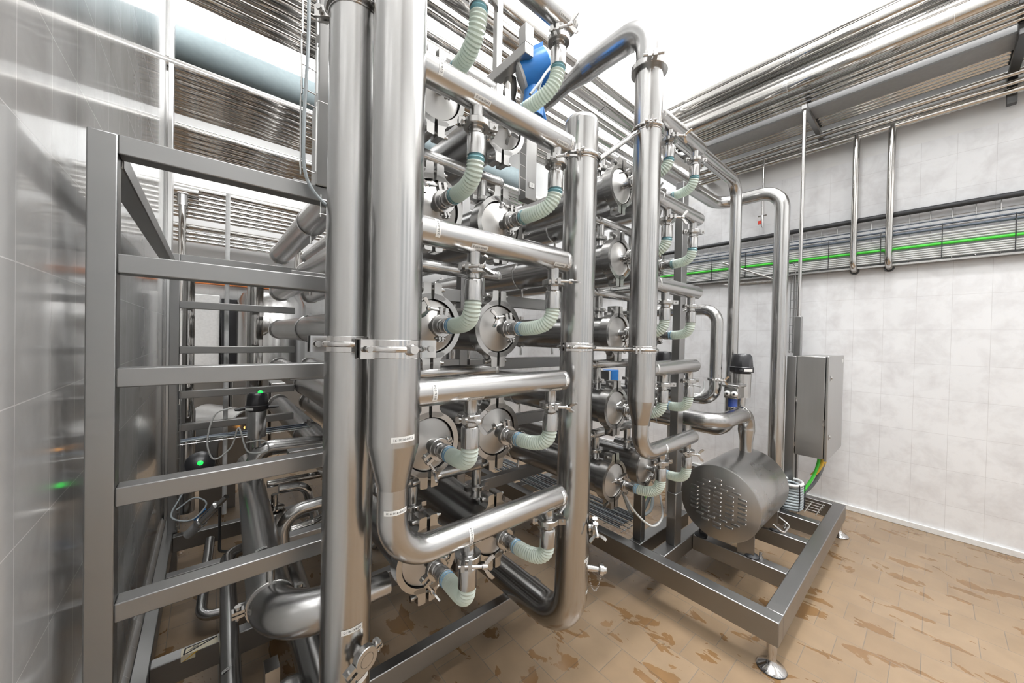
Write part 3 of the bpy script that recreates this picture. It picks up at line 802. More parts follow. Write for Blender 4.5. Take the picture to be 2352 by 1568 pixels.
single('support_post', MB().box((3.97, .765, .258), (4.03, .815, 1.84)), F, 'flat steel upright rising behind the electrical cabinet', 'post', bevel=.003)
single('support_pole', MB().rev([(.0142, 1.84), (.0142, 3.67)], (4.0, .79, 0), Z, 16), 'bright', 'thin round pole from the cabinet upright up to the ceiling pipes', 'pole')
single('wall_bracket', MB().box((3.97, .77, 3.66), (4.757, .81, 3.70)), F, 'steel bracket arm under the ceiling pipes at the thin pole top', 'bracket', bevel=.003)

# cables out of the cabinet
def cable(name, pts, r, mat, label, cat='cable', group=None, n=6):
    return single(name, MB().tube(smoothpts(pts, n), r, 10), mat, label, cat, group)
cable('green_cable', [(3.86, .60, .69), (3.86, .605, .61), (3.83, .63, .50), (3.78, .67, .40), (3.73, .70, .33)], .011, 'green_cable', 'bright green cable hanging from the electrical cabinet')
for i in range(5):
    cable('grey_cable', [(3.93 + .025 * i, .60, .69), (3.94 + .025 * i, .60, .56), (3.90 + .02 * i, .63, .44), (3.82 + .012 * i, .68, .35), (3.74, .70 + .012 * i, .30)], .011, 'slate_cable', 'grey cable in the tied bundle sweeping down under the electrical cabinet', group='cabinet drop cables')
cable('orange_cable', [(3.89, .58, .69), (3.90, .585, .62), (3.88, .61, .55), (3.86, .64, .50)], .016, 'yellow', 'amber sleeved cable tail beside the green cable')
cable('orange_cable', [(4.07, .58, .69), (4.065, .585, .63), (4.05, .60, .55)], .012, 'yellow', 'short amber cable tail under the cabinet door edge')
coil = thing('cable_coil', 'coiled light grey cable stack tied beside the louvred drum', 'cable coil', (3.62, .73, .258))
for i in range(9):
    z = .285 + i * .021; a = .095 - .004 * abs(i - 1)
    obj('cable_loop', MB().tube([V((3.63 + a * 1.15 * cos(2 * pi * k / 26), .73 + .07 * sin(2 * pi * k / 26), z + .003 * sin(k))) for k in range(26)], .0095, 10, closed=True), 'grey_cable', coil)
obj('top_loop', MB().tube([V((3.63 + .10 * cos(2 * pi * k / 26), .73 + .07 * sin(2 * pi * k / 26), .475)) for k in range(26)], .011, 10, closed=True), 'pale_cable', coil)
for a in (-2.2, -1.3, .2): obj('tie', MB().tube([(3.63 + .115 * cos(a), .73 + .08 * sin(a), .275), (3.63 + .118 * cos(a), .73 + .085 * sin(a), .37), (3.63 + .113 * cos(a), .73 + .08 * sin(a), .485)], .0035, 6), 'black', coil)
mb = MB()
for i in range(4): mb.tube([(3.70 + i * .065, .56, .268), (3.70 + i * .065, 1.0, .268)], .003, 6)
for j in range(7): mb.tube([(3.60, .57 + j * .07, .272), (3.90, .57 + j * .07, .272)], .003, 6)
single('wire_mesh', mb, 'wire', 'flat wire mesh tray lying on the floor frame by the coil', 'cable tray')

# ------------------------------------------------------------------ right-hand pipework
def pipe(name, pts, r, bend, label, mat='pipe', cat='pipe', group=None, seg=28):
    return single(name, MB().tube(pts, r, seg, bend), mat, label, cat, group)
pipe('riser_pipe', [(2.26, 1.07, 2.89), (3.26, 1.07, 2.89), (3.26, 1.07, .86), (3.26, 1.75, .86)], .0425, .13, 'slim riser pipe elbowing down from beside the topmost short header')
pipe('riser_pipe', [(2.3, 1.30, 2.84), (3.52, 1.30, 2.84), (3.52, .82, 2.84), (3.52, .82, .258)], .052, .15, 'thick riser pipe with a swan-neck top, standing on the floor frame by the cabinet')
lp = thing('loop_pipe', 'U-shaped pipe loop with a clamp behind the shorter headers', 'pipe', (2.85, 1.04, 1.1))
obj('pipe', MB().tube([(2.85, 2.0, 1.84), (2.85, 1.04, 1.84), (2.85, 1.04, 1.17), (2.85, 1.8, 1.17)], .041, 28, .10), 'pipe', lp)
tri_clamp(lp, (2.85, 1.04, 1.325), Z, .043, V((-.9, -.4, 0)), .3)
dp = thing('discharge_pipe', 'fat elbowed pipe with a reducer dropping into the top of the louvred drum', 'pipe', (3.06, .9, .79))
obj('pipe', MB().tube([(2.53, 2.1, 1.075), (2.53, .90, 1.075), (3.08, .90, 1.075), (3.08, .90, .95)], .054, 32, .11, n_arc=12), 'pipe_y', dp)
obj('reducer', MB().rev([(.054, .965), (.055, .945), (.042, .86), (.042, .77)], (3.08, .90, 0), Z, 32), 'pipe', dp)
mb = MB().ring((2.965, .90, 1.075), X, .053, .060, .02, 28); obj('joint', mb, 'bright', dp)
pipe('suction_pipe', [(2.45, 1.6, .80), (2.45, 1.30, .80), (2.98, 1.30, .80), (2.98, 1.30, .95)], .042, .1, 'curved suction pipe tucked under the fat elbowed pipe', 'pipe_y')

def actuator(loc, s, label, led=False, tilt=None, steel_h=.15):
    x, y, z = loc
    t = thing('actuated_valve', label, 'valve', (x, y, z))
    obj('valve_body', MB().rev([(.024 * s, -.06 * s), (.026 * s, .0), (.05 * s, .004 * s), (.052 * s, steel_h * s), (.048 * s, steel_h * s + .006)], loc, Z, 32), 'pipe', t)
    h0 = steel_h * s + .006
    hd = obj('head', MB().rev([(.056 * s, h0), (.066 * s, h0 + .006), (.067 * s, h0 + .034 * s), (.062 * s, h0 + .038 * s), (.056 * s, h0 + .10 * s), (.045 * s, h0 + .115 * s), (0, h0 + .118 * s)], loc, Z, 10), 'black', t, label='black plastic control head')
    dn_ = V((-.68, -.73, 0)); obj('name_plate', MB().obox(V((x, y, z + h0 + .019 * s)) + dn_ * .066 * s, Z.cross(dn_) * .024 * s, Z * .008 * s, dn_ * .003), 'white', hd)
    obj('cable_gland', MB().rev([(.009, 0), (.010, .03), (.006, .05)], (x - .06 * s, y - .02, z + h0 + .02 * s), V((-1, -.2, 0)), 12).rev([(.009, 0), (.010, .02), (.004, .05)], (x + .06 * s, y - .02, z + h0 + .018 * s), V((1, -.2, 0)), 12), 'black', hd)
    if led: obj('lamp', MB().sphere((x + .012, y - .02, z + h0 + .117 * s), .014 * s, 14), 'led', hd)
    return t
actuator((3.04, .93, 1.19), 1.2, 'black-headed actuated valve above the fat elbowed pipe by the cabinet')
tb = thing('sensor_box', 'grey sensor terminal box with two round white glands on the fat elbowed pipe', 'sensor', (2.93, .90, 1.12))
obj('box', MB().box((2.86, .84, 1.20), (3.0, .93, 1.28)), 'clamp', tb, .006)
obj('lid', MB().box((2.85, .83, 1.28), (3.01, .94, 1.30)), 'clamp', tb, .006)
for k_ in (0, 1):
    g_ = obj('gland', MB().sphere((2.853, .905 - .045 * k_, 1.235), .021, 18), 'white', tb)
    obj('pupil', MB().sphere((2.835, .901 - .045 * k_, 1.237), .009, 12), 'black', g_)
obj('ring', MB().rev([(.03, 1.14), (.03, 1.20)], (2.90, .885, 0), Z, 24), 'navy', tb)
obj('stem', MB().rev([(.018, 1.07), (.018, 1.14)], (2.92, .90, 0), Z, 18).rev([(.010, -.05), (.010, .05)], (2.92, .90, 1.10), X, 12), 'bright', tb)
for o_2 in [tb]: o_2.location += V((-.03, .045, 0))
actuator((2.83, 1.42, 1.215), 1.1, 'black-headed actuated valve half hidden behind the second-lowest short header')
bs = thing('blue_sensor', 'small blue and white sensor box glimpsed behind the arched standpipe', 'sensor', (2.42, 1.62, 1.27))
obj('case', MB().box((2.36, 1.60, 1.27), (2.46, 1.68, 1.365)), 'blue', bs, .004)
obj('end_plate', MB().box((2.335, 1.605, 1.275), (2.36, 1.675, 1.36)), 'white_metal', bs); obj('end_plate', MB().box((2.46, 1.605, 1.275), (2.485, 1.675, 1.36)), 'white_metal', bs)
tk = single('plastic_tank', MB().rev([(.09, .0), (.09, 1.34), (.085, 1.40), (.06, 1.42), (0, 1.42)], (3.32, 1.52, 0), Z, 32), 'white_metal', 'pale upright canister against the tiled wall behind the U-shaped loop', 'canister')
cable('cable', [(2.86, 1.12, 1.30), (2.80, 1.10, 1.24), (2.70, 1.12, 1.20), (2.62, 1.16, 1.24), (2.72, 1.18, 1.28), (2.84, 1.14, 1.26)], .006, 'pale_cable', 'looped pale signal cable behind the second-lowest short header')
# cable tray and cables at the foot of the drum frame
mb = MB()
for i in range(6): mb.tube([(2.18 + i * .05, 1.33, .30), (2.18 + i * .05, 3.6, .30)], .003, 6)
for j in range(16): mb.tube([(2.15, 1.35 + j * .14, .296), (2.46, 1.35 + j * .14, .296)], .003, 6)
single('cable_tray', mb, 'wire', 'low wire cable tray running back under the drum-side housings', 'cable tray')
for i in range(13):
    single('tray_cable', MB().tube(smoothpts([(2.165 + i * .021 + random.uniform(-.006, .006), 1.38 + j * .37, .309 + random.uniform(0, .006)) for j in range(7)], 4), .0055, 8), 'slate_cable' if i % 3 else 'grey_cable', 'grey cable laid along the low wire tray', 'cable', 'low tray cables')
cable('cable', [(2.10, 1.35, .66), (2.12, 1.25, .50), (2.20, 1.16, .40), (2.32, 1.15, .43), (2.42, 1.22, .52)], .007, 'pale_cable', 'pale looped cable hanging in front of the short square post')
cable('cable', [(2.18, 1.36, .55), (2.24, 1.32, .40), (2.34, 1.25, .42), (2.40, 1.27, .52), (2.36, 1.32, .36), (2.30, 1.30, .30)], .011, 'grey_cable', 'thick grey cable bundle sagging beside the tall square post')
cable('green_cable', [(2.40, 1.33, .56), (2.36, 1.3, .50), (2.30, 1.3, .46)], .009, 'green_cable', 'short green cable end near the short square post')

# ------------------------------------------------------------------ wall cable tray, drops
mb = MB()
for z in (2.34, 2.42, 2.52, 2.62, 2.70, 2.785): mb.tube([(4.735, -1.2, z), (4.735, 4.6, z)], .003, 6)
for j in range(48):
    y = -1.15 + j * .12
    mb.tube([(4.66, y, 2.34), (4.735, y, 2.34), (4.735, y, 2.79)], .003, 6)
wt = single('cable_tray', mb, 'wire', 'long wire cable tray fixed along the white tiled wall', 'cable tray')
single('tray_lip', MB().box((4.68, -1.2, 2.318), (4.757, 4.6, 2.334)), 'sheet', 'flat steel strip under the long wall cable tray', 'rail')
single('insulated_pipe', MB().tube([(4.69, -1.2, 2.775), (4.69, 4.6, 2.775)], .023, 20), 'rubber', 'black insulated pipe along the top edge of the wall cable tray', 'pipe')
single('green_cable', MB().tube([(4.69, -1.2, 2.466), (4.69, 4.6, 2.466)], .0125, 12), 'green_cable', 'bright green cable running the length of the wall cable tray', 'cable')
for i, (z, r, mt) in enumerate(((2.592, .012, 'dark_cable'), (2.628, .008, 'dark_cable'), (2.665, .005, 'dark_cable'))):
    single('dark_cable', MB().tube([(4.695, -1.2, z), (4.695, 4.6, z + .01)], r, 10), mt, 'dark blue-grey cable above the pale cables of the wall tray', 'cable', 'dark wall tray cables')
for i in range(9):
    z = (2.36, 2.378, 2.396, 2.414, 2.432, 2.492, 2.512, 2.532, 2.555)[i]
    single('pale_cable', MB().tube([(4.70, -1.2, z), (4.70, 4.6, z)], .0075, 8), 'pale_cable', 'pale cable in the wall tray beside the bright green one', 'cable', 'pale wall tray cables')
for j in range(16):
    y = -1.1 + j * .36
    single('cable_tie', MB().box((4.675, y, 2.345), (4.68, y + .006, 2.63)), 'black', 'black tie strap round the wall tray cables', 'tie', 'wall tray tie straps')
for x, y, l in ((4.615, .517, 'nearer the thin pole'), (4.615, .288, 'farther from the thin pole')):
    t = thing('drop_pipe', 'polished drop pipe from the ceiling pipes elbowing into the wall, %s' % l, 'pipe', (x, y, 2.3))
    obj('pipe', MB().tube([(x, y, 3.56), (x, y, 2.33), (4.757, y, 2.31)], .025, 24, .07), 'shiny', t)
    obj('collar', MB().ring((4.75, y, 2.31), X, .025, .034, .012, 24), 'dark_steel', t)
hv = thing('hanging_valve', 'thin hanging tube ending in a small red-handled valve by the wall', 'valve', (4.6, 1.25, 2.9))
obj('tube', MB().rev([(.010, 2.99), (.010, 3.6)], (4.6, 1.25, 0), Z, 12), 'bright', hv)
obj('body', MB().rev([(.008, 2.86), (.016, 2.90), (.016, 2.97), (.012, 2.99)], (4.6, 1.25, 0), Z, 14).rev([(.008, -.04), (.008, .04)], (4.6, 1.25, 2.985), Y, 10), 'bright', hv)
obj('handle', MB().box((4.575, 1.255, 2.895), (4.59, 1.285, 2.93)), 'red', hv)
mb = MB()
for yy in (.93, .955, .98, 1.005): mb.tube([(4.72, yy, 1.50), (4.72, yy, 2.43)], .004, 6)
for j in range(11): mb.tube([(4.715, .925, 1.52 + j * .09), (4.715, 1.01, 1.52 + j * .09)], .003, 6)
mb.tube([(4.70, .965, 1.50), (4.70, .965, 2.40), (4.69, .99, 2.46)], .006, 8)
single('ladder_tray', mb, 'frame', 'narrow vertical wire ladder on the wall above the electrical cabinet', 'cable tray')
mb = MB()
for yy in (1.13, 1.18, 1.24, 1.30, 1.40): mb.tube([(4.60, yy, 2.27), (4.745, yy, 2.27)], .003, 6)
for xx in (4.60, 4.65, 4.70, 4.74): mb.tube([(xx, 1.1, 2.275), (xx, 1.62, 2.275)], .003, 6)
mb.tube([(4.70, 1.1, 2.27), (4.55, 1.62, 2.52)], .010, 6)
single('wire_shelf', mb, 'wire', 'small wire shelf jutting from the wall under the wall cable tray', 'cable tray')
single('wall_duct', MB().rev([(.03, 0), (.026, -.006), (.018, -.004), (0, -.002)], (4.75, 1.14, 2.295), X, 20), 'dark_steel', 'dark round wall sleeve beside the small wire shelf', 'sleeve')

# ------------------------------------------------------------------ ceiling pipe runs along the right wall
RB = []
big = lambda x, z, r: RB.append((x, z, r))
yA, yB_ = -1.6, 1.95
runs = [(3.93, 4.12, .052, 'thick'), (4.07, 4.08, .019, 't'), (4.125, 4.08, .019, 't'), (4.18, 4.08, .021, 't'), (4.235, 4.08, .021, 't'), (4.29, 4.08, .019, 't'),
        (3.88, 3.86, .062, 'thick2'), (3.975, 3.80, .020, 't'), (4.03, 3.79, .021, 't'), (4.085, 3.78, .024, 't'),
        (4.36, 3.745, .019, 'd'), (4.41, 3.745, .019, 'd'), (4.46, 3.745, .024, 'd'), (4.52, 3.745, .019, 'd'), (4.57, 3.745, .019, 'd'),
        (4.60, 3.665, .026, 'l'), (4.61, 3.60, .020, 'l'), (4.62, 3.545, .026, 'l')]
runs += [(3.96 + .062 * i, 4.22, .028, 'u') for i in range(12)]  # extra layer added to block the bright ceiling between the pipes
runs += [(3.90, 3.95, .022, 't'), (3.95, 3.94, .024, 't'), (4.0, 3.93, .02, 't')]
LB = {'u': 'thin polished pipe of the added layer blocking bright ceiling gaps above the wall-side run', 'thick': 'thick polished pipe, uppermost of the ceiling run along the white tiled wall', 'thick2': 'fat bright pipe just above the bracket arm in the ceiling run by the wall',
      't': 'thin polished pipe between the two thick ones of the wall-side ceiling run', 'd': 'thin shadowed pipe resting above the bracket arm near the tiled wall', 'l': 'low polished pipe of the ceiling run hugging the tiled wall'}
for x, z, r, kd in runs:
    single('ceiling_pipe', MB().tube([(x, yA, z), (x, yB_ + (.3 if z > 4 else 0), z)], r, 24), 'shiny', LB[kd], 'pipe', 'wall-side ceiling pipes ' + kd)
single('flat_sheet', MB().box((4.13, yA, 3.715), (4.34, yB_, 3.73)), 'grey_flat', 'flat grey sheet in the middle of the ceiling pipe run by the wall', 'tray')  # plain flat grey strip between the pipe layers
t = thing('pipe_bracket', 'dark hanging bracket holding the ceiling pipes at the far end of the wall run', 'bracket', (4.4, -.32, 3.4))
obj('hanger', MB().box((4.05, -.36, 3.66), (4.757, -.31, 3.70)).box((4.10, -.36, 3.70), (4.15, -.31, 4.06)).box((4.64, -.36, 3.46), (4.69, -.31, 3.70)), 'dark_steel', t, .003)
t = thing('pipe_bracket', 'white painted hanger at the corner where the wall run meets the crossing pipes', 'bracket', (3.7, 1.95, 3.6))
obj('hanger', MB().box((3.60, 1.93, 3.45), (3.66, 1.99, 4.4)).box((3.60, 1.93, 3.66), (4.757, 1.99, 3.70)), 'white_metal', t, .003)
mb = MB()
for x, z, r, kd in runs:
    if kd in ('thick', 'thick2', 'l'):
        for y in (-.02, .9): mb.ring((x, y, z), Y, r, r + .004, .03, 24)
single('joint_bands', mb, 'bright', 'narrow clamp bands round the thick wall-side ceiling pipes', 'clamp', kind='stuff')

# ------------------------------------------------------------------ crossing ceiling pipes (X direction)
xr = [(1.86, .036), (2.02, .06), (2.16, .022), (2.22, .022), (2.38, .027), (2.50, .05), (2.64, .02), (2.71, .03), (2.80, .042), (2.90, .034), (2.98, .02), (3.03, .02), (3.10, .034), (3.17, .02)]
for y, r in xr:
    kd = 'fat' if r > .045 else ('medium' if r > .026 else 'thin')
    t = single('ceiling_pipe', MB().tube([(-2.6, y, 3.75), (4.3, y, 3.75)], r, 24), 'shiny', {'fat': 'fat polished ceiling pipe crossing above both housing blocks', 'medium': 'medium polished ceiling pipe crossing above both housing blocks', 'thin': 'thin polished ceiling pipe crossing above both housing blocks'}[kd], 'pipe', 'crossing ceiling pipes ' + kd)
single('joint_bands', MB().ring((2.72, 2.02, 3.75), X, .06, .064, .012, 32).ring((1.4, 2.50, 3.75), X, .05, .053, .02, 28).ring((3.0, 1.86, 3.75), X, .036, .041, .02, 28), 'bright', 'narrow seam bands round the crossing ceiling pipes', 'clamp', kind='stuff')
for i, (y, r) in enumerate([(4.03, .045), (4.14, .04), (4.26, .05), (4.38, .04), (4.48, .03), (4.56, .03), (4.64, .022), (4.70, .022), (4.78, .03), (4.86, .022)]):
    single('ceiling_pipe', MB().tube([(-3.2, y, 3.75), (3.9, y, 3.75)], r, 20), 'shiny', 'polished pipe of the crossing ceiling run below the blue-grey duct', 'pipe', 'crossing pipes below the duct')
for i, (y, r) in enumerate([(5.22, .045), (5.36, .05), (5.50, .045), (5.64, .05), (5.78, .035), (5.88, .03)]):
    single('ceiling_pipe', MB().tube([(-3.6, y, 3.75), (3.9, y, 3.75)], r, 20), 'shiny', 'polished pipe of the lower crossing run seen just above the top rail', 'pipe', 'crossing pipes above the top rail')
dc = thing('air_duct', 'wide blue-grey fabric air duct high across the hall', 'duct', (0, 5.2, 4.4))
obj('duct_sleeve', MB().tube([(-4.6, 5.2, 4.60), (4.6, 5.2, 4.60)], .175, 40), 'duct', dc)
obj('hanger', MB().rev([(.012, 4.77), (.012, 5.8)], (.12, 5.2, 0), Z, 10).rev([(.012, 4.77), (.012, 5.8)], (1.9, 5.2, 0), Z, 10), 'clamp', dc)

# top frame with the blue transmitter
tf = thing('gantry', 'white-lit square tube gantry above the housings beside the blue transmitter', 'frame', (1.2, 1.5, 2.3))
obj('beam', MB().box((1.075, 1.22, 2.885), (1.125, 1.60, 2.935)), 'sheet', tf, .003)
obj('beam', MB().box((1.20, 1.42, 2.76), (1.25, 1.74, 2.81)), 'sheet', tf, .003)
obj('post', MB().box((1.08, 1.44, 2.935), (1.115, 1.475, 3.36)), 'sheet', tf, .003)
obj('post', MB().box((1.075, 1.22, 2.935), (1.125, 1.27, 3.02)), 'sheet', tf, .003)
obj('post', MB().box((1.205, 1.34, 2.30), (1.275, 1.40, 2.86)), 'sheet', tf, .003)
st = obj('sticker', MB().box((1.225, 1.337, 2.36), (1.26, 1.3395, 2.385)), 'white', tf); flat_text(st, (1.2425, 1.3367, 2.372), X, Z, .006, .012, '5')
mb = MB()
for z in [2.33 + .06 * i for i in range(7)]: mb.tube([(1.155, 1.335, z), (1.2, 1.335, z - .005), (1.2, 1.335, z + .012)], .002, 6)
mb.tube([(1.155, 1.335, 2.3), (1.155, 1.335, 2.72)], .0025, 6); mb.tube([(1.2, 1.335, 2.3), (1.2, 1.335, 2.72)], .0025, 6)
obj('wire_ladder', mb, 'wire', tf)
fm = thing('flow_transmitter', 'blue round flow transmitter under the top header, above the housings', 'flow transmitter', (1.40, 1.5, 2.92))
ax_ = V((-.68, .68, -.42)).normalized()
c_ = V((1.19, 1.29, 2.885))
obj('housing', MB().rev([(.062, -.085), (.080, -.075), (.084, .04), (.080, .053), (.080, .055)], c_, ax_, 40).obox(c_ - ax_ * .02 + Z * .085, ax_ * .03, ax_.cross(Z).normalized() * .02, Z * .03), 'blue', fm, label='blue housing')
obj('cover', MB().rev([(.079, .055), (.077, .066), (.055, .074), (0, .076)], c_, ax_, 40), 'white_metal', fm, label='white cover disc')
obj('neck', MB().rev([(.04, -.08), (.05, -.16), (.055, -.2), (.055, -.22)], c_, Z, 28).rev([(.03, 0), (.03, .08)], c_ + V((.08, .05, -.10)), V((.6, .3, -.4)), 20), 'blue', fm)
obj('gland', MB().rev([(.018, .08), (.018, .13)], c_ + Z * .03, V((.7, -.7, .2)), 16), 'clamp', fm)
cable('cable', [(1.235, 1.20, 2.98), (1.225, 1.18, 2.90), (1.175, 1.165, 2.83), (1.13, 1.16, 2.765), (1.11, 1.165, 2.70), (1.14, 1.17, 2.69), (1.185, 1.175, 2.76), (1.195, 1.17, 2.83), (1.16, 1.16, 2.81), (1.11, 1.155, 2.735), (1.06, 1.165, 2.66)], .006, 'grey_cable', 'grey signal cable looped below the blue transmitter')
actu = single('sight_bowl', MB().rev([(.012, .12), (.03, .10), (.034, .04), (.028, 0), (.036, -.03), (.036, -.08), (.02, -.10)], (1.14, 1.40, 2.79), Z, 24), 'shiny', 'small polished sight bowl beside the blue transmitter', 'fitting')

# ------------------------------------------------------------------ low pipework inside the open rail frame
eb = thing('elbow_pipe', 'large low elbow pipe hung by a ring clamp from the lowest rail', 'pipe', (.14, 1.3, .6))
obj('pipe', MB().tube([(.215, 3.05, .70), (.150, 1.172, .775), (.37, 1.172, .775)], .061, 40, .13, n_arc=14), 'pipe_y', eb)
c_ = V((.153, 1.31, .771)); mb = MB().ring(c_, Y, .057, .066, .022, 40)
for s_ in (-1, 1):
    mb.obox(c_ + X * s_ * .078 + Z * .006, X * .016, Y * .011, Z * .004); mb.obox(c_ + X * s_ * .078 - Z * .006, X * .016, Y * .011, Z * .004)
    mb.rev([(.006, -.02), (.006, .012), (.009, .012), (.009, .02)], c_ + X * s_ * .08, Z, 12)
mb.rev([(.012, .062), (.012, .125)], c_, Z, 14)
obj('ring_clamp', mb, 'clamp', eb)
sticker(eb, V((.163, 1.55, .765)), Y, V((-.2, -.2, 1)), .058, .035, .014, '016')
pipe('side_pipe', [(.36, 1.345, .645), (.535, 1.345, .645)], .042, 0, 'short crosswise pipe end meeting the lowest housing beside the twin standpipes', 'pipe_x')
pipe('low_pipe', [(.33, 2.9, .40), (.30, .75, .40)], .062, 0, 'fat low pipe running back beneath the ring-clamped elbow', 'pipe_y', seg=36)
p2 = thing('low_pipe', 'slim low pipe with a sticker leading toward the viewer beside the glossy wall', 'pipe', (.06, 1.6, .4))
obj('pipe', MB().tube([(.50, 2.45, .40), (.088, 2.45, .40), (.055, .8, .40)], .031, 28, .08), 'pipe_y', p2)
sticker(p2, (.066, 1.56, .40), Y, V((0, -.1, 1)), .031, .045, .013, 'E 016-0')
pipe('low_pipe', [(.02, 2.90, .30), (-.02, 2.42, .12), (.22, 2.36, .12)], .024, .06, 'small drain pipe elbowing along the tiled floor in the rail frame', 'pipe_y')
pipe('low_pipe', [(.0, 2.62, .755), (.58, 2.62, .745)], .021, 0, 'slim polished crosswise pipe over the low elbow', 'shiny')
pipe('low_pipe', [(.275, 2.55, .695), (.58, 2.55, .69)], .021, 0, 'twin polished crosswise pipe nearer the lowest rails', 'shiny')
pipe('low_pipe', [(.285, 2.0, .30), (.275, 2.0, .735), (.50, 2.0, .742)], .031, .10, 'bowed riser pipe with a brown tinge beside the ring-clamped elbow', 'pipe')
pipe('low_pipe', [(.30, 2.3, .745), (.43, 2.3, .735), (.485, 2.3, .52), (.50, 2.3, .40)], .024, .07, 'hook-shaped small pipe behind the bowed riser pipe', 'pipe')
pipe('low_pipe', [(.345, 2.2, .544), (.46, 2.2, .55), (.56, 2.15, .62)], .027, .05, 'short clamped pipe end behind the bowed riser pipe', 'shiny')
pm = thing('small_pump', 'small rounded steel pump vessel beside the low elbow', 'pump', (.27, 2.2, .4))
obj('vessel', MB().rev([(.03, .30), (.045, .33), (.045, .38), (.065, .42), (.068, .52), (.05, .57), (.02, .585), (0, .587)], (.27, 2.2, .10), Z, 32), 'pipe', pm)
obj('neck', MB().rev([(.045, .585), (.045, .592), (.016, .594), (.016, .66)], (.27, 2.2, .10), Z, 24), 'shiny', pm)
obj('joint', MB().ring((.27, 2.2, .46), Z, .044, .058, .016, 28).ring((.27, 2.2, .51), Z, .05, .06, .012, 28), 'bright', pm)
bv = thing('low_valve', 'cast grey valve with ears at the bottom beside the fat low pipe', 'valve', (.19, 1.42, .3))
obj('body', MB().rev([(.05, -.03), (.055, 0), (.05, .03)], (.22, 1.40, .36), X, 28).box((.15, 1.37, .40), (.19, 1.43, .50)), 'clamp', bv)
obj('handle', MB().box((.135, 1.34, .30), (.165, 1.38, .42)).rev([(.02, 0), (.02, .10)], (.10, 1.36, .30), X, 18), 'clamp', bv)
av = actuator((.212, 2.45, 1.01), .86, 'black-headed actuated valve with green lamp inside the rail frame', led=True, steel_h=.17)
pipe('valve_elbow', [(.70, 2.45, .915), (.205, 2.45, .945), (.20, 2.45, .72)], .043, .085, 'steel elbow pipe under the black-headed valve with green lamp', 'pipe')
gv = thing('lamp_valve', 'black domed valve head with glowing green lamp facing out of the rail frame', 'valve', (-.03, 2.63, .82))
an = V((.05, -.86, .5)).normalized(); gc = V((-.03, 2.63, .86))
obj('dome', MB().rev([(.05, -.07), (.066, -.05), (.070, -.01), (.064, .018), (.045, .034), (0, .040)], gc, an, 32), 'black', gv)
obj('lamp', MB().sphere(gc + an * .036 - Z * .006, .014, 16), 'led', gv)
obj('neck', MB().rev([(.03, 0), (.03, .12)], gc - an * .06, -an, 20), 'clamp', gv)
iv = thing('angle_valve', 'slanted pneumatic angle valve with grey cap low in the rail frame', 'valve', (-.05, 2.7, .43))
p0, p1 = V((-.079, 2.736, .432)), V((.087, 2.60, .656)); dx = (p1 - p0)
obj('cap', MB().rev([(.024, 0), (.026, dx.length * .30)], p0, dx, 20), 'grey_box', iv)
obj('cylinder', MB().rev([(.030, dx.length * .30), (.030, dx.length * .36), (.022, dx.length * .37), (.022, dx.length * .72), (.028, dx.length * .73), (.028, dx.length * .78), (.014, dx.length * .8), (.014, dx.length)], p0, dx, 24), 'clamp', iv)
obj('tube', MB().tube([p0 + dx * .35 + V((-.03, 0, .02)), p0 + dx * .62 + V((-.03, 0, .02))], .006, 8), 'blue', iv, label='blue air tube')
cable('cable', smoothpts([(.10, 2.44, 1.19), (.03, 2.44, 1.16), (.0, 2.45, 1.02), (.03, 2.46, .92), (.10, 2.44, .98), (.13, 2.42, 1.08), (.17, 2.40, .95), (.26, 2.40, .94), (.24, 2.39, 1.0), (.16, 2.40, 1.0)], 3), .004, 'pale_cable', 'thin pale cable looped round the valve with green lamp')
cable('cable', [(-.10, 2.6, .72), (-.14, 2.55, .63), (-.06, 2.52, .60), (.0, 2.54, .66), (-.05, 2.56, .70), (-.12, 2.55, .66)], .004, 'grey_cable', 'small coil of grey cable below the glowing green lamp valve')
mb = MB()
for yy in (2.8, 2.86, 2.92): mb.tube([(-.12, yy, .94), (.56, yy, .94)], .002, 6)
for i in range(12): mb.tube([(-.11 + i * .06, 2.79, .937), (-.11 + i * .06, 2.93, .937)], .002, 6)
single('cable_tray', mb, 'wire', 'short wire tray with cables across the rail frame behind the green lamp valve', 'cable tray')
for i in range(3): cable('tray_cable', [(-.12, 2.82 + .03 * i, .949), (.02, 2.85 + .02 * i, .953), (.2, 2.81 + .05 * i, .949), (.54, 2.81 + .05 * i, .949)], .005, 'dark_cable' if i else 'grey_cable', 'cable on the short wire tray behind the green lamp valve', group='short tray cables')
single('gauge_rod', MB().tube([(.055, 2.46, .66), (.055, 2.46, .42), (.10, 2.46, .40)], .007, 10, .02), 'dark_steel', 'thin dark drain tube hanging by the slanted angle valve', 'tube')
# verticals at the far end of the rail frame
pipe('vertical_pipe', [(-.108, 3.40, .9), (-.108, 3.40, 2.06)], .033, 0, 'polished vertical pipe standing next to the far corner upright', 'shiny')
single('vertical_reducer', MB().rev([(.033, 1.10), (.05, 1.02), (.05, .30)], (-.115, 3.45, 0), Z, 28), 'pipe', 'wider reducer leg below the polished vertical pipe', 'pipe')
pipe('vertical_pipe', [(.285, 3.55, .30), (.285, 3.55, 2.06)], .055, 0, 'broad vertical pipe in the middle of the far rails', 'shiny')
single('thin_pole', MB().tube([(.10, 3.35, .26), (.10, 3.35, 2.60)], .014, 12), 'white_metal', 'slender pale pole passing behind the far rails', 'pole')
ld = MB()
for zz in [.3 + .09 * i for i in range(12)]: ld.tube([(-.152, 3.222, zz), (-.135, 3.215, zz)], .003, 6)
ld.tube([(-.152, 3.215, .28), (-.152, 3.215, 1.35)], .003, 6); ld.tube([(-.137, 3.215, .28), (-.137, 3.215, 1.35)], .003, 6)
single('ladder_tray', ld, 'wire', 'narrow wire ladder on the far corner upright', 'cable tray')

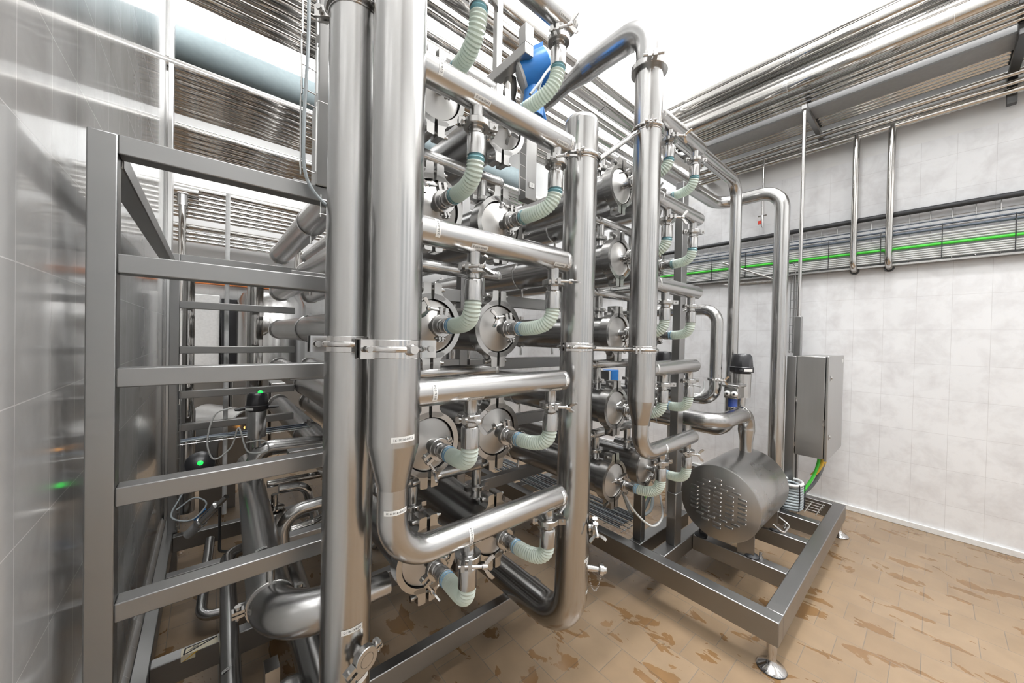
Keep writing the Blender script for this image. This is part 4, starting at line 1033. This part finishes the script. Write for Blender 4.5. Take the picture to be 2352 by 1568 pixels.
# ------------------------------------------------------------------ far end of the hall
for i, (z, r) in enumerate([(3.82, .06), (3.73, .034), (3.66, .034), (3.59, .034), (3.52, .036), (3.45, .03), (3.39, .03)]):
    single('wall_pipe', MB().tube([(-3.5, 7.6, z), (4.0, 7.6, z)], r, 18), 'shiny', 'polished pipe of the upper group on the back wall', 'pipe', 'upper back wall pipes')
for i, (z, r) in enumerate([(3.25, .05), (3.15, .03), (3.09, .026), (3.03, .026)]):
    single('wall_pipe', MB().tube([(-3.5, 7.7, z), (1.25 + .1 * i, 7.7, z), (1.25 + .1 * i, 7.7, 2.5)], r, 18, .12), 'shiny', 'polished pipe of the lower group on the back wall', 'pipe', 'lower back wall pipes')
dpn = thing('drop_pipe', 'white-lit drop pipe with a tee at its top, in front of the back wall', 'pipe', (-.32, 7.3, 2.0))
obj('pipe', MB().rev([(.045, 1.9), (.045, 3.62)], (-.32, 7.45, 0), Z, 20), 'shiny', dpn)
obj('tee', MB().rev([(.065, 3.5), (.065, 3.66)], (-.32, 7.45, 0), Z, 20).rev([(.06, -.18), (.06, .18)], (-.32, 7.5, 3.74), X, 20), 'bright', dpn)
single('orange_beam', MB().box((-3.2, 8.2, 2.42), (2.6, 8.3, 2.50)), 'orange', 'orange painted rail low along the back wall', 'rail')
tkb = thing('process_tank', 'big steel process tank with round manhole against the back wall', 'tank', (.75, 7.4, 0))
obj('shell', MB().rev([(.5, .25), (.5, 2.1), (.42, 2.25), (.1, 2.33), (0, 2.33)], (.85, 7.5, 0), Z, 40), 'pipe', tkb)
obj('manhole', MB().rev([(.17, 0), (.17, .05), (.14, .07), (0, .09)], (.62, 7.06, 1.72), V((-.3, -1, 0)), 30), 'clamp', tkb)
for a in range(3): obj('leg', MB().rev([(.04, 0), (.04, .3)], (.85 + .4 * cos(a * 2.1), 7.5 + .4 * sin(a * 2.1), 0), Z, 12), 'clamp', tkb)
single('black_cabinet', MB().box((.16, 7.7, 0), (.46, 8.2, 2.15)), 'black', 'tall black cabinet column by the back wall', 'cabinet', bevel=.01)
single('white_cabinet', MB().box((-.35, 7.8, 0), (.14, 8.25, 2.2)), 'white_metal', 'tall pale cabinet beside the black cabinet column', 'cabinet', bevel=.01)
sd = thing('motor_cover', 'silver drum motor cover seen through the far rails', 'motor cover', (.14, 4.2, 0))
obj('shell', MB().rev([(.27, 0), (.27, .38), (.26, .39), (0, .39)], (.24, 4.05, .62), V((-.75, .66, .12)), 56), 'sheet', sd)
obj('face_plate', MB().rev([(0, -.006), (.262, -.006), (.268, 0)], (.24, 4.05, .62), V((-.75, .66, .12)), 56), 'frame', sd)
obj('lamp', MB().sphere((.26, 3.99, .74), .012, 12), 'amber', sd)
obj('foot', MB().box((-.05, 4.1, 0), (.2, 4.4, .40)), 'frame', sd)
fu = thing('dark_backdrop', 'dark steel bulk added to darken the space deep behind both housing blocks', 'machine', (3.0, 6.6, 0))  # invented dark bulk, added to darken the gaps between the housing rows
obj('backdrop_body', MB().box((1.7, 6.5, .12), (4.3, 7.1, 1.75)), 'dark_steel', fu, .01)
for i in range(5): obj('panel', MB().box((1.75 + i * .51, 6.48, .2), (2.20 + i * .51, 6.5, 1.68)), 'frame' if i % 2 else 'clamp', fu, .004)
for i in range(4): obj('foot', MB().box((1.75 + i * .8, 6.55, 0), (1.85 + i * .8, 7.0, .12)), 'dark_steel', fu)
for i, (x, y, r, z1) in enumerate(((1.55, 5.6, .03, 2.3), (1.95, 5.6, .045, 2.6), (2.2, 5.7, .025, 2.2), (2.6, 5.5, .05, 2.5), (2.9, 5.6, .03, 2.2), (3.3, 5.5, .04, 2.6), (3.7, 5.6, .03, 2.3))):
    single('vertical_pipe', MB().rev([(r, 0), (r, z1)], (x, y, 0), Z, 18), 'shiny', 'upright polished pipe in the row before the added dark backdrop', 'pipe', 'uprights before the dark backdrop')
for i in range(3):
    single('machine_panel', MB().box((-.2 + i * .45, 6.2, 0), (.22 + i * .45, 6.6, 1.1 - .12 * i)), 'sheet', ['low steel machine panel at the back, nearest the tiled wall end', 'middle low steel machine panel at the back', 'low steel machine panel at the back, nearest the process tank'][i], 'machine', bevel=.01)

# ------------------------------------------------------------------ lamps, added fill, daylight, camera
def area(name, loc, rot, sx, sy, e, col=(1, 1, 1)):
    l = bpy.data.lights.new(name, 'AREA'); l.shape = 'RECTANGLE'; l.size = sx; l.size_y = sy; l.energy = e; l.color = col
    o = bpy.data.objects.new(name, l); COL.objects.link(o); o.location = loc; o.rotation_euler = rot
    return o
for i, (x, y, k) in enumerate(((.7, -1.2, .4), (3.4, -1.2, 1.0), (.7, .55, .45), (3.4, .3, 1.2), (1.2, 3.6, .45), (3.6, 3.4, .7), (-1.6, 4.6, .9), (.5, 6.4, 1), (-2.2, 1.0, .7))):
    area('ceiling_lamp', (x, y, 5.3), (0, 0, 0), 1.6, .28, 150 * k)
    area('uplight_fill', (x, y, 5.25), (pi, 0, 0), 1.6, .28, 170 * max(k, .8))  # added upward fill that whitens the ceiling, no fitting of its own
w = bpy.data.worlds.new('World'); SC.world = w; w.use_nodes = True
bg = w.node_tree.nodes['Background']; bg.inputs[0].default_value = (.93, .97, 1, 1); bg.inputs[1].default_value = 1.1

yaw, pitch, roll = radians(40.262), radians(-.635), radians(1.228)
fwd = V((sin(yaw) * cos(pitch), cos(yaw) * cos(pitch), sin(pitch)))
rt = V((cos(yaw), -sin(yaw), 0)); up = rt.cross(fwd)
r2 = cos(roll) * rt + sin(roll) * up; u2 = -sin(roll) * rt + cos(roll) * up
cam = bpy.data.cameras.new('camera'); cam.sensor_width = 36; cam.lens = 823.31 / 2352 * 36; cam.clip_start = .05; cam.clip_end = 60
co = bpy.data.objects.new('camera', cam); COL.objects.link(co)
mt = Matrix((r2, u2, -fwd)).transposed().to_4x4(); mt.translation = V((0, 0, 1.6)); co.matrix_world = mt
SC.camera = co
vs = SC.view_settings
vs.view_transform = 'Standard'; vs.look = 'None'; vs.gamma = 1; vs.exposure = -0.58; vs.use_curve_mapping = False
SC.cycles.max_bounces = 9; SC.cycles.diffuse_bounces = 4; SC.cycles.glossy_bounces = 5; SC.cycles.transmission_bounces = 4
SC.cycles.caustics_reflective = False; SC.cycles.caustics_refractive = False
SC.cycles.use_denoising = True; SC.cycles.sample_clamp_indirect = 6
